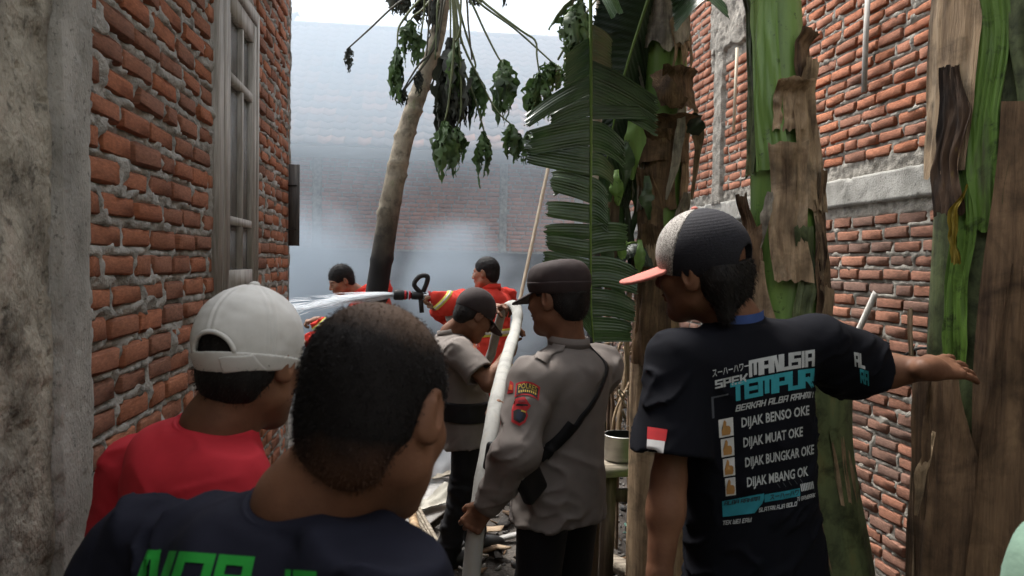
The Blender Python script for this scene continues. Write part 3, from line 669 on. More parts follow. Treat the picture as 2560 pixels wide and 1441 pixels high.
sC.flap([(2335, 1080, 2.09), (2305, 1180, 2.08), (2290, 1290, 2.08)], [.005, .016, .004], m_bdry, 2); sC.flap([(2330, 900, 2.09), (2316, 1100, 2.08), (2308, 1300, 2.08)], [.006, .012, .006], m_bdry2, 3)

def leaf_blade(name, mid, lobes, nrm, m, parent, base, seed=0, nu=9, ripple=.003, sag=1.0, m_rib=None, rib=.011):
    """mid: midrib world points; lobes: (side, s0, s1, tip world or None, width, sweep, droop)"""
    r = np.random.default_rng(seed); ms = spline(mid, 80); mb = MB(); nrm = np.asarray(nrm, float)
    cum = np.concatenate([[0], np.cumsum(np.linalg.norm(np.diff(ms, axis=0), axis=1))]); cum = cum / cum[-1]
    pt = lambda s: np.array([np.interp(s, cum, ms[:, i]) for i in range(3)])
    for side, s0, s1, tip, wd, sweep, droop in lobes:
        nv = max(5, int((s1 - s0) * 520)); G = np.zeros((nu, nv, 3)); ph = r.uniform(0, 6)
        for j in range(nv):
            v = j / (nv - 1); s = s0 + (s1 - s0) * v; b = pt(s); T = pt(min(1, s + .02)) - pt(max(0, s - .02)); T /= np.linalg.norm(T) + 1e-9
            lat = np.cross(T, nrm); lat /= np.linalg.norm(lat) + 1e-9; lat = lat * side
            if tip is not None:
                tp = np.asarray(tip) + T * (v - .5) * (s1 - s0) * np.linalg.norm(ms[-1] - ms[0]) * .92
            else: tp = b + lat * wd + T * sweep * wd
            for i in range(nu):
                u = i / (nu - 1)
                q = b + (tp - b) * (u * (1 + .05 * r.uniform(-1, 1) * (i == nu - 1)))
                q = q - np.array([0, 0, droop * sag]) * (u ** 2) + nrm * ((math.sin(s * 160 + ph) * ripple + math.sin(s * 820) * .0016) * min(1, u * 5) * (1.15 - u * .4) + .028 * math.sin(u * 2.2 + ph) * u + .012 * math.sin(v * 3.1 + ph * 2) * u)
                if i == nu - 1: q = q + T * r.uniform(-.004, .004)
                # taper of lobe towards tip
                q = q + T * (-(v - .5)) * 2 * (u ** 6) * .007
                G[i, j] = q
        mb.grid(G - base)
    lf = mb.out(name, m, parent)
    rb_ = MB().tube(ms - base + nrm * .004, np.linspace(rib, rib * .3, 80), 8, flat=.8); rb_.out('midrib', m_rib or m_midrib, lf)
    return lf
# big torn leaf hanging in front of stem A
D = 3.05
mid = [P(1474, -160, D), P(1477, 60, D), P(1478, 300, D), P(1477, 560, D), P(1478, 760, D), P(1484, 858, D)]
L_ = 1018.; sy = lambda y: (y + 160) / L_
tl = lambda x, y, dd=0: P(x, y, D + dd)
lob = [(-1, sy(92), sy(185), tl(1412, 165, -.05), 0, 0, .03), (-1, sy(186), sy(235), tl(1318, 268, -.06), 0, 0, .06), (-1, sy(236), sy(290), tl(1378, 285, .02), 0, 0, .03), (-1, sy(291), sy(364), tl(1326, 345, -.03), 0, 0, .02), (-1, sy(366), sy(440), tl(1316, 378, .0), 0, 0, .0),
       (-1, sy(372), sy(446), tl(1388, 425, .04), 0, 0, .06), (-1, sy(447), sy(510), tl(1378, 440, -.02), 0, 0, .02), (-1, sy(512), sy(560), tl(1366, 518, -.02), 0, 0, .01), (-1, sy(561), sy(600), tl(1362, 572, .0), 0, 0, .01), (-1, sy(601), sy(648), tl(1366, 608, -.02), 0, 0, .0), (-1, sy(650), sy(720), tl(1358, 655, .0), 0, 0, .0), (-1, sy(721), sy(800), tl(1400, 690, .0), 0, 0, .0), (-1, sy(800), sy(852), tl(1440, 770, 0), 0, 0, 0),
       (1, sy(60), sy(175), tl(1530, 130, .1), 0, 0, .02), (1, sy(150), sy(262), tl(1642, 262, .0), 0, 0, .05), (1, sy(264), sy(300), tl(1640, 274, .0), 0, 0, .02), (1, sy(301), sy(380), tl(1562, 340, .03), 0, 0, .08), (1, sy(381), sy(440), tl(1535, 400, .03), 0, 0, .07), (1, sy(442), sy(560), tl(1520, 500, .02), 0, 0, .05), (1, sy(562), sy(640), tl(1568, 570, .02), 0, 0, .04), (1, sy(641), sy(720), tl(1592, 672, .0), 0, 0, .05), (1, sy(721), sy(790), tl(1588, 752, .0), 0, 0, .05), (1, sy(791), sy(856), tl(1578, 826, .0), 0, 0, .01)]
vd = P(1478, 400, 1) - np.array([0, 0, EYE]); vd /= np.linalg.norm(vd)
hb = leaf_blade('leaf', mid, lob, -vd, m_leaf, sA.th, sA.base, 5)
# dark leaves behind it
D2 = 3.42
t2 = lambda x, y, dd=0: P(x, y, D2 + dd)
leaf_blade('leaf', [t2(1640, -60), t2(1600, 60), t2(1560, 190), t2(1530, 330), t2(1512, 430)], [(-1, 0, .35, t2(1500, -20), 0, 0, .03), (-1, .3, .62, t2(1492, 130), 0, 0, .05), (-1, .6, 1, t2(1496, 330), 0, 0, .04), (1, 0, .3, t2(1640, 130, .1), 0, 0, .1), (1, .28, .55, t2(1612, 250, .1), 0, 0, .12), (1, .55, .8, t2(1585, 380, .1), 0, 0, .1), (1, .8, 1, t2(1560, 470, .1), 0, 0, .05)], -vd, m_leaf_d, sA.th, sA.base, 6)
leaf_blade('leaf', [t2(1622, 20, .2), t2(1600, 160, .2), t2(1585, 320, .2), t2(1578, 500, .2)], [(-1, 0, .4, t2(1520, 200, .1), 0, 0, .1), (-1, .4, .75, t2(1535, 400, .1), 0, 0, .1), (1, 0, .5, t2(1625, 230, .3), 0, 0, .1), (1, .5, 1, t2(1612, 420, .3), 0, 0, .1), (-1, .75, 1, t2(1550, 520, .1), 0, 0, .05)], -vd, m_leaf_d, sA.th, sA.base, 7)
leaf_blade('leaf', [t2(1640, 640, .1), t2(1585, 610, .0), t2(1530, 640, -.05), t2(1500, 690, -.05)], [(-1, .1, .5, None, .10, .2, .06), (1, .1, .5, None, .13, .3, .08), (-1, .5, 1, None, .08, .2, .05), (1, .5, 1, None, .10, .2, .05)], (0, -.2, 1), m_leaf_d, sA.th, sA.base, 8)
for k in range(16):
    x = rng.uniform(1505, 1600); y = rng.uniform(300, 520); l_ = rng.uniform(150, 330); dd = D2 + rng.uniform(-.1, .3)
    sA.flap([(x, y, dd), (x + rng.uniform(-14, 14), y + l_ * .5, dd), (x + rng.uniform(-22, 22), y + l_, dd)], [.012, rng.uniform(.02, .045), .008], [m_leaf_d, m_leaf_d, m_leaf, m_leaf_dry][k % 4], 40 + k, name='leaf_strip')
for k, (x, y, l_, wd) in enumerate([(1540, 425, 90, .03), (1618, 440, 110, .03), (1556, 560, 120, .022), (1570, 330, 150, .03), (1600, 600, 90, .025), (1520, 520, 200, .03), (1590, 250, 200, .045), (1546, 640, 160, .03)]):
    sA.flap([(x, y, D2 - .1), (x + rng.uniform(-6, 6), y + l_ * .5, D2 - .12), (x + rng.uniform(-12, 12), y + l_, D2 - .1)], [.010, wd, .006], m_bgreen if k % 2 == 0 else m_leaf, 80 + k, name='leaf_strip')
# crown leaves: the edges seen along the top of the frame, and unseen arching blades added to shade the alley
def arch_leaf(st, p0, p1, p2, wd, seed, m=m_leaf):
    mid_ = [p0, p1, p2]; lb = []; r = np.random.default_rng(seed)
    for sd_ in (-1, 1):
        s = .08
        while s < .97:
            e = min(1, s + r.uniform(.07, .17)); c_ = (s + e) / 2; ww = wd * math.sin(math.pi * min(1, c_ * .9 + .1)) ** .6
            lb.append((sd_, s, e, None, ww * r.uniform(.9, 1.05), .35, r.uniform(.02, .12) * wd / .3)); s = e + r.uniform(0, .012)
    leaf_blade('leaf', mid_, lb, (0, 0, 1), m, st.th, st.base, seed, nu=6, rib=.016)
topA, topB, topC = [s_.path[-1] + s_.base for s_ in (sA, sB, sC)]
arch_leaf(sA, topA, P(1640, -190, 3.0), P(1455, -8, 2.35), .26, 61)
arch_leaf(sA, topA, P(1720, -200, 3.1), P(1770, 5, 2.5), .24, 62)
arch_leaf(sA, topA, topA + [-.5, .5, 1.0], topA + [-1.3, 1.4, 1.3], .3, 63); arch_leaf(sA, topA, topA + [.3, 1.0, 1.0], topA + [.3, 2.0, 1.2], .3, 64)
for k, (st, tp, dx, dy, dz1, dz2) in enumerate([(sB, topB, -.3, -1.6, .9, .55), (sB, topB, .7, .5, .9, .9), (sC, topC, -.9, -.8, .9, .7), (sC, topC, -.2, -1.5, .8, .5), (sC, topC, .5, -.6, .9, .7)]):
    arch_leaf(st, tp, tp + np.array([dx * .45, dy * .45, dz1]), tp + np.array([dx * 1.15, dy * 1.15, dz2]), .33, 70 + k)

# ---- papaya tree, scorched at the foot
m_pap = M('papaya_bark', blot=(16, .5, .34, .5), c1=(.14, .115, .08), c2=(.32, .275, .205), scale=6, stretch=(2, 2, 1), detail=8, rough=.85, bump=.6, bscale=40, c3=(.16, .19, .08), pos=(.3, .6, .78))
def char_below(m, z0, z1):
    t = m.node_tree; N = t.nodes; L = t.links; b = N['Principled BSDF']; src = b.inputs['Base Color'].links[0].from_socket
    tc = N.new('ShaderNodeTexCoord'); sp = N.new('ShaderNodeSeparateXYZ'); L.new(tc.outputs['Object'], sp.inputs[0])
    nz = N.new('ShaderNodeTexNoise'); nz.inputs['Scale'].default_value = 4; L.new(tc.outputs['Object'], nz.inputs['Vector'])
    a = N.new('ShaderNodeMath'); a.operation = 'MULTIPLY_ADD'; a.inputs[1].default_value = .7; L.new(nz.outputs['Fac'], a.inputs[0]); L.new(sp.outputs['Z'], a.inputs[2])
    mr = N.new('ShaderNodeMapRange'); mr.inputs[1].default_value = z0 + .35; mr.inputs[2].default_value = z1 + .35; L.new(a.outputs[0], mr.inputs[0])
    mx = N.new('ShaderNodeMix'); mx.data_type = 'RGBA'; mx.inputs[6].default_value = (.012, .011, .011, 1); L.new(mr.outputs[0], mx.inputs[0]); L.new(src, mx.inputs[7]); L.new(mx.outputs[2], b.inputs['Base Color'])
DP = 6.0
pp = [P(885, 1170, DP), P(912, 900, DP), P(941, 730, DP), P(978, 500, DP), P(1012, 345, DP), P(1050, 225, DP), P(1088, 110, DP), P(1108, 0, DP), P(1122, -110, DP)]
pb = np.array([pp[0][0], pp[0][1], 0.]); pap = thing('papaya_tree', 'leaning papaya tree with wilted drooping leaves and charred lower trunk', 'tree', tuple(pb))
ps = spline(pp, 130) - pb; na = 16; rads = np.interp(np.linspace(0, 1, 130), [0, .35, .6, .8, .92, 1], [.098, .086, .072, .060, .048, .040])
V = []
scars = sorted(rng.uniform(.03, .97, 26))
for i in range(130):
    t = i / 129
    for j in range(na):
        a = j / na * 2 * math.pi; e = 0
        for q_, sc__ in enumerate(scars):
            tt = t - sc__ - .004 * math.cos(a * 2 + q_ * 2.1); e += math.exp(-(tt / .0045) ** 2) * .009 * (1 + math.sin(a + q_ * 1.7))
        V.append(ps[i] + (rads[i] * (1 + .03 * math.sin(a * 3 + t * 9)) + e) * np.array([math.cos(a), math.sin(a), 0]))
char_below(m_pap, zpx(600, DP) - .25, zpx(455, DP) + .1)
part('trunk', V, [[i * na + j, i * na + (j + 1) % na, (i + 1) * na + (j + 1) % na, (i + 1) * na + j] for i in range(129) for j in range(na)], m_pap, pap)
m_pleaf = M('wilted_papaya_leaf', (.024, .042, .018), (.068, .125, .036), 7, rough=.55, bump=.6, bscale=35, c3=(.085, .15, .035), pos=(.3, .6, .78), trans=.15, spec=.4)
m_pleafd = M('scorched_papaya_leaf', (.014, .014, .013), (.040, .045, .030), 7, rough=.6, bump=.6, bscale=35, c3=(.075, .055, .05), pos=(.3, .6, .8), trans=.1)
m_pet = M('papaya_stalk', (.06, .075, .035), (.12, .14, .06), 6, rough=.55, bump=.2); m_petd = M('dry_stalk', (.04, .038, .028), (.09, .085, .06), 6, rough=.7, bump=.2)
def wilted(parent, tip, length, width, seed, m, base, nl=8, jag=.45):
    length = length * 1.1; width = width * 1.25; nl = nl + 2
    r = np.random.default_rng(seed); mb = MB()
    for k in range(nl):
        a = k / nl * 2 * math.pi + r.uniform(-.3, .3); out = width * r.uniform(.3, 1.0); Lk = length * r.uniform(.6, 1.05); n = 15
        dirv = np.array([math.cos(a), math.sin(a), 0]); c = []
        tw0, tw1 = r.uniform(-1, 1), r.uniform(-3, 3)
        for i in range(n):
            s = i / (n - 1)
            o = out * (math.sin(min(1, s * 1.6) * math.pi / 2) - .35 * s ** 2)
            c.append(tip + dirv * o + np.array([r.normal(0, .006), r.normal(0, .006), -Lk * (s ** .85)]) + np.array([0, 0, .03 * math.sin(s * 3)]))
        c = np.array(c); G = np.zeros((n, 5, 3))
        for i in range(n):
            s = i / (n - 1); T = c[min(i + 1, n - 1)] - c[max(i - 1, 0)]; T /= np.linalg.norm(T) + 1e-9
            sd_ = np.cross(T, dirv); sd_ /= np.linalg.norm(sd_) + 1e-9
            an = tw0 + tw1 * s; sd_ = sd_ * math.cos(an) + np.cross(T, sd_) * math.sin(an)
            wv = width * .42 * (math.sin(math.pi * min(1, .08 + s * .95)) ** .7) * (1 - jag * (i % 3 == 2)) * r.uniform(.75, 1.2)
            nn = np.cross(sd_, T)
            for j in range(5):
                u = j / 2 - 1
                G[i, j] = c[i] + sd_ * wv * u * (1 + r.uniform(-.25, .25) * abs(u)) + nn * (-.35 * wv * abs(u) + r.normal(0, .004)) - T * .25 * wv * abs(u) * -1
        V_ = G.reshape(-1, 3) - base; F_ = [list(map(int, f)) for f in gridF(n, 5) if r.random() > .10]
        mb.add(V_, F_)
    return mb.out('leaf', m, parent)
CRN = P(1122, -60, DP)
def petiole(pts, m=m_pet, r0=.011, r1=.006):
    c = spline(pts, 18) - pb; return MB().tube(c, np.linspace(r0, r1, 18), 6).out('petiole', m, pap)
q = lambda x, y, d=0: P(x, y, DP + d)
def pleaf(x, y, L, W, seed, pts=None, dark=0, d=0, nl=8):
    if pts is not None:
        pe = petiole([q(*p) for p in pts] + [q(x, y, d)], m_petd if dark > 1 else m_pet)
        wilted(pe, q(x, y, d), L, W, seed, m_pleafd if dark else m_pleaf, pb, nl)
    else: wilted(pap, q(x, y, d), L, W, seed, m_pleafd if dark else m_pleaf, pb, nl)
px_ = DP / FPX
pleaf(872, 120, 55 * px_, .035, 1, [(1118, -70, -.1), (1040, -20, -.1), (985, 16, -.2), (925, 72, -.2)], 2, -.2, 6)
pleaf(993, 118, 125 * px_, .075, 2, [(1115, -60, -.2), (1040, 10, -.3), (1003, 58, -.3), (995, 80, -.3)], 0, -.3, 9)
pleaf(1026, 52, 100 * px_, .085, 3, [(1115, -50, -.1), (1060, 20, -.2), (1035, 40, -.2)], 0, -.2)
pleaf(1003, -22, 70 * px_, .09, 4, [(1110, -70, 0), (1050, -50, 0)], 1); pleaf(1058, -20, 85 * px_, .08, 5, [(1110, -70, .1), (1080, -50, .1)], 1, .1); pleaf(1085, -30, 120 * px_, .05, 32, [(1110, -70, -.1)], 1, -.1)
pleaf(1048, 178, 60 * px_, .03, 6, [(1112, -30, -.2), (1098, 60, -.25), (1075, 130, -.25)], 1, -.25, 5)
pleaf(1008, 225, 40 * px_, .03, 7, [(1110, -30, -.2), (1090, 110, -.25), (1045, 165, -.25)], 2, -.25, 5)
pleaf(1000, 238, 30 * px_, .03, 8, [(1112, -30, -.25), (1083, 120, -.25), (1030, 200, -.25)], 2, -.25, 5)
pleaf(1126, 95, 215 * px_, .12, 9, [(1120, -60, -.3), (1126, 20, -.35)], 1, -.35, 11); pleaf(1138, 105, 130 * px_, .07, 10, [(1125, -60, -.4), (1150, 40, -.45), (1148, 85, -.45)], 0, -.4); pleaf(1108, 185, 150 * px_, .09, 11, None, 1, -.3, 9); pleaf(1140, 200, 130 * px_, .06, 12, None, 1, -.35, 8)
pleaf(1183, 168, 140 * px_, .085, 13, [(1130, -60, -.2), (1158, 60, -.25), (1188, 158, -.25)], 0, -.25, 9); pleaf(1168, 230, 80 * px_, .05, 14, None, 1, -.25, 6)
pleaf(1258, 150, 145 * px_, .105, 15, [(1130, -70, -.1), (1175, 0, -.15), (1215, 85, -.15), (1248, 148, -.15)], 0, -.15, 11)
pleaf(1348, 182, 110 * px_, .10, 16, [(1130, -80, -.3), (1200, -2, -.35), (1300, 75, -.4), (1338, 102, -.4), (1342, 140, -.4)], 0, -.4, 9)
pleaf(1382, 158, 70 * px_, .10, 17, [(1130, -80, -.25), (1190, 0, -.3), (1290, 75, -.35)], 0, -.35, 9)
pleaf(1333, 220, 80 * px_, .06, 33, None, 0, -.4, 7)
pleaf(1112, 303, 130 * px_, .095, 18, [(1128, -60, -.5), (1135, 100, -.5), (1122, 250, -.5)], 0, -.5, 11); pleaf(1142, 318, 105 * px_, .06, 19, [(1128, -60, -.35), (1150, 150, -.4), (1152, 280, -.4)], 0, -.4)
pleaf(1210, 328, 120 * px_, .075, 20, [(1128, -60, -.2), (1145, 120, -.3), (1188, 250, -.3), (1205, 310, -.3)], 0, -.3, 8)
pleaf(1278, 312, 85 * px_, .085, 21, [(1128, -60, -.2), (1150, 90, -.3), (1200, 200, -.3), (1240, 275, -.3)], 0, -.3, 7); pleaf(1320, 330, 80 * px_, .07, 22, None, 0, -.3, 6)
pleaf(1186, -15, 30 * px_, .05, 23, [(1130, -80, 0)], 1); pleaf(1262, -35, 55 * px_, .03, 24, [(1130, -90, 0), (1200, -70, 0)], 1, 0, 5)
for k, (x0, y0, x1, y1) in enumerate([(1068, -20, 1052, 90), (1078, -10, 1066, 140), (1096, 0, 1088, 150), (1112, 0, 1092, 130), (1150, -20, 1152, 110), (1162, -20, 1180, 150), (1140, 20, 1160, 300)]):
    petiole([CRN, q(x0, y0, -.3), q((x0 + x1) / 2, (y0 + y1) / 2, -.3), q(x1, y1, -.3)], m_petd if k % 2 else m_pet, .010, .006)
# second papaya beside the banana leaves
p2b = P(1470, 1100, 5.2); p2b[2] = 0
pap2 = thing('papaya_tree', 'second papaya with fresh crumpled leaves, mostly hidden behind the hanging banana leaf', 'tree', tuple(p2b))
MB().tube(spline([P(1480, 1180, 5.2), P(1490, 600, 5.2), P(1505, -80, 5.2)], 20) - p2b, np.linspace(.06, .035, 20), 10).out('trunk', m_pap, pap2)
for k, (x, y, L, W) in enumerate([(1436, 12, 120, .09), (1450, -10, 150, .08), (1440, 105, 105, .085), (1424, 165, 50, .05), (1455, 140, 130, .09), (1402, 345, 70, .05)]):
    wilted(pap2, P(x, y, 5.1), L * 5.1 / FPX, W, 50 + k, m_pleaf, p2b, 9)
MB().tube(spline([P(1490, 0, 5.15), P(1440, 70, 5.1), P(1395, 150, 5.1)], 10) - p2b, .008, 6).out('petiole', m_pet, pap2)
# bamboo pole leaning over the yard
a = P(1268, 900, 7.4); b = P(1380, 375, 8.2); dirp = (b - a) / np.linalg.norm(b - a); a = a - dirp * ((a[2]) / dirp[2])
m_bam = M('bamboo', (.40, .31, .20), (.52, .43, .31), 5, (6, 6, .5), rough=.55, bump=.2)
bp = thing('bamboo_pole', 'long pale bamboo pole leaning upright across the smoky yard', 'pole', tuple(a))
n = 40; L0 = np.linalg.norm(b - a); rr = np.array([.0185 + .003 * (i % 8 == 0) for i in range(n)])
MB().tube([dirp * L0 * i / (n - 1) for i in range(n)], rr, 8).out('pole', m_bam, bp)
# far plant peeping over the roof
fb = np.array([-3.6, 21., 0.]); fp = thing('far_banana_plant', 'pale banana leaf tip showing over the tiled roof beside the brick house', 'banana plant', tuple(fb))
MB().tube([(0, 0, 0), (0, 0, 4), (0, 0, 7.2)], [.15, .13, .1], 10).out('trunk', m_bgreen, fp)
class _F: pass
ff = _F(); ff.th = fp; ff.base = fb
for k, e in enumerate([PY(755, 48, 21.), PY(690, 60, 21.), PY(640, 0, 21)]): arch_leaf(ff, fb + [0, 0, 7.2], (fb + [0, 0, 7.2]) * .4 + np.array(e) * .6 + [0, 0, .55], np.array(e), .32, 90 + k)
# ------------------------------------------------------------------ people
m_skin = M('brown_skin', (.108, .049, .028), (.20, .097, .056), 7, rough=.6, rvar=.1, bump=.35, bscale=220, spec=.22, sss=.06, dist=.001)
m_skin2 = M('tan_skin', (.21, .105, .062), (.30, .16, .098), 9, rough=.5, bump=.15, bscale=220, spec=.35, sss=.06, dist=.001)
m_hair = M('black_hair', (.006, .005, .005), (.014, .012, .011), 60, (1, 1, .3), rough=.65, bump=.6, bscale=260, bstretch=(1, 1, .25), spec=.2, dist=.002)
m_eye = M('eye_white', (.55, .53, .5), rough=.2, bump=0); m_iris = M('dark_iris', (.01, .008, .006), rough=.2, bump=0)
def cloth(name, c, v=.16, rough=.85, w=900, sheen=.0, bump=.25, spec=.2): return M(name, tuple(x * (1 - v) for x in c), tuple(x * (1 + v) for x in c), 5, detail=7, rough=rough, bump=bump, bscale=w, dist=.0012, sheen=sheen, spec=spec)
m_red = cloth('red_tshirt', (.50, .028, .042)); m_navy = cloth('navy_tshirt', (.011, .012, .021), spec=.1); m_black = cloth('black_tshirt', (.0045, .005, .008), spec=.1)
m_police = cloth('taupe_uniform', (.165, .145, .133), .12); m_pblack = cloth('black_trousers', (.008, .008, .010), rough=.75); m_brown = cloth('dark_brown_cap', (.034, .025, .025), rough=.8)
m_white = M('white_cap_cloth', (.50, .50, .48), (.66, .66, .64), 5, rough=.85, bump=.35, bscale=700, c3=(.42, .40, .35), pos=(.3, .55, .8), dist=.001)
m_ff = cloth('fire_jacket_red', (.58, .045, .030), .14); m_mint = M('mint_knit', (.115, .19, .145), (.155, .235, .18), 6, rough=.9, bump=.6, bscale=60, bstretch=(1, .4, 1), dist=.003)
m_yel = M('yellow_reflective', (.55, .52, .06), (.66, .60, .10), 12, rough=.5, bump=.1); m_sil = M('silver_reflective', (.42, .41, .38), (.52, .50, .46), 12, rough=.35, bump=.1)
m_jean = cloth('dark_jeans', (.018, .022, .034)); m_shoe = M('black_shoe', (.010, .010, .010), (.02, .02, .02), rough=.45, bump=.1)
m_lining = M('cap_lining', (.012, .012, .014), rough=.9, bump=0)
V3 = lambda *a: np.array(a, float)
def unit(v): v = np.asarray(v, float); return v / (np.linalg.norm(v) + 1e-12)
class HeadF:
    def __init__(s, c, y=0, p=0, r=0, k=1.0): s.c = np.asarray(c, float); s.R = rotm(y, p, r); s.k = k
    def __call__(s, x, y, z): return s.c + s.R @ (V3(x, y, z) * s.k)
    def r(s, *a): return tuple(x * s.k for x in a)
    def d(s, x, y, z): return s.R @ V3(x, y, z)
def head_sdf(f, neck, nr=.054, fat=1.0):
    s = S(); k = f.k
    s.ell(f(0, -.014, .035), f.r(.076, .097, .092), f.R, .0); s.ell(f(0, .028, -.028), f.r(.063 * fat, .068, .088), f.R, .03 * k)
    for m in (-1, 1):
        s.cone(f(m * .050 * fat, .002, -.062), f(m * .012, .062, -.098), .021 * k, .020 * k, .03 * k)
        s.ell(f(m * .040, .062, -.020), f.r(.022 * fat, .022, .024), f.R, .02 * k)       # cheekbone
        s.cone(f(m * .012, .086, .026), f(m * .046, .070, .024), .010 * k, .009 * k, .015 * k)   # brow
    s.ell(f(0, .072, -.100), f.r(.024, .022, .018), f.R, .02 * k)
    for m in (-1, 1):
        s.ell(f(m * .031, .098, .004), f.r(.018, .016, .011), f.R, .012 * k, '-')
        s.ell(f(m * .031, .081, .002), f.r(.0145, .012, .0115), f.R, .003 * k)
    s.cone(f(0, .090, .014), f(0, .113, -.026), .008 * k, .0105 * k, .012 * k); s.ell(f(0, .108, -.031), f.r(.013, .012, .009), f.R, .006 * k)
    for m in (-1, 1): s.ell(f(m * .013, .099, -.033), f.r(.009, .010, .008), f.R, .006 * k)
    s.ell(f(0, .094, -.055), f.r(.024, .011, .0065), f.R, .005 * k); s.ell(f(0, .091, -.067), f.r(.020, .011, .007), f.R, .005 * k)
    for m in (-1, 1):
        ef = f.R @ rotm(m * -22, -8, 0)
        s.ell(f(m * .081, -.016, -.002), f.r(.0085, .021, .033), ef, .006 * k)
        s.ell(f(m * .0905, -.009, .004), f.r(.0075, .0125, .021), ef, .004 * k, '-'); s.cone(f(m * .085, -.020, .012), f(m * .083, -.014, -.014), .0045 * k, .0035 * k, .004 * k)
        s.ell(f(m * .080, -.008, -.026), f.r(.007, .010, .010), ef, .006 * k)
        s.ell(f(m * .083, .002, -.004), f.r(.004, .004, .006), ef, .003 * k)
    n0 = f(0, -.030, -.045); neck = np.asarray(neck, float)
    s.cone(n0, neck, nr * k, nr * 1.08 * k, .035 * k)
    return s
def hand(s, w, d, n, right, curl=(20, 25, 15), spread=6, thumb=(.5, .3), k=1.0, lift=0):
    """w wrist, d finger direction, n palm normal"""
    w = np.asarray(w, float); d = unit(d); n = unit(np.asarray(n, float) - d * np.dot(n, d)); t = np.cross(d, n) * (1 if right else -1)
    L = .088 * k
    for i, (o, ln) in enumerate(((.030, .074), (.010, .082), (-.010, .076), (-.029, .060))):
        kn = w + d * (L * (1 - .05 * abs(i - 1))) + t * o * k
        s.cone(w + t * o * .55 * k + d * .012, kn, .0165 * k, .0115 * k, .014 * k)
        s.ell(kn - n * .006 * k, (.0085 * k,) * 3, None, .006 * k)
        a = R(spread * (1.5 - i) ); fd = unit(d * math.cos(a) + t * math.sin(a)); p = kn; ang = 0
        for j, (fr, cr) in enumerate(zip((.45, .31, .24), curl)):
            ang += R(cr * (1 + .07 * (i - 1))); dd = fd * math.cos(ang) + n * math.sin(ang); q = p + dd * ln * fr * 1.02 * k
            s.cone(p, q, (.0098 - .0010 * j) * k, (.0090 - .0010 * j) * k, .003 if (j or i) else .004); p = q
    b = w + d * .022 * k + t * .026 * k; q1 = b + (t * .55 + d * .8 + n * thumb[1]) * .036 * k
    s.cone(b, q1, .0165 * k, .0115 * k, .012 * k); dd = unit(t * (.75 - thumb[0]) + d * (.8) + n * (thumb[1] + thumb[0])); q2 = q1 + dd * .032 * k; s.cone(q1, q2, .0112 * k, .0098 * k, .004)
    dd = unit(t * (.4 - thumb[0]) + d * .8 + n * (thumb[1] + thumb[0] * 1.6)); s.cone(q2, q2 + dd * .026 * k, .0098 * k, .0078 * k, .004)
    s.cone(w - d * .03, w + d * .02, .026 * k, .025 * k, .015)
def folds(A, Rm, fr, seed, o=2, sharp=1.6):
    def g(p):
        q = (p @ np.asarray(Rm, np.float32)) * np.asarray(fr, np.float32)
        q = q + .6 * fbm(q * .5 + 7, 2, seed + 3)[:, None]
        n = np.abs(fbm(q, o, seed)); a = sstep(-.25, .35, fbm(q * .35 + 3, 2, seed + 7))
        rd = np.clip(1 - n * 4.2, 0, 1) ** 1.4
        return (-A * 1.5 * a * rd + A * .12).astype(np.float32)
    return g
class Person:
    def __init__(s, label, x, y, group=None):
        s.b = V3(x, y, gh(x, y) - .005); s.th = thing('person', label, 'person', tuple(s.b), group=group); s.isl = []
    def add(s, f, lo, hi, h): V, F = net(f, lo, hi, h); s.isl.append((V - s.b, F))
    def flush(s, m, name='body'):
        V = []; F = []; n = 0
        for v, f in s.isl: V.append(v); F.append(f + n); n += len(v)
        return part(name, np.concatenate(V), np.concatenate(F), m, s.th)
    def sdf(s, name, f, h, m, parent=None, lo=None, hi=None, **k):
        if lo is None: lo, hi = f.bounds(); lo = lo - .02; hi = hi + .02
        V, F = net(f, lo, hi, h); 
        return part(name, V - s.b, F, m, parent or s.th, **k)
def torso_frame(pel, nck, shL, shR):
    w_ = unit(nck - pel); u = shR - shL; u = unit(u - w_ * np.dot(u, w_)); v = np.cross(w_, u); return np.stack([u, v, w_], 1)
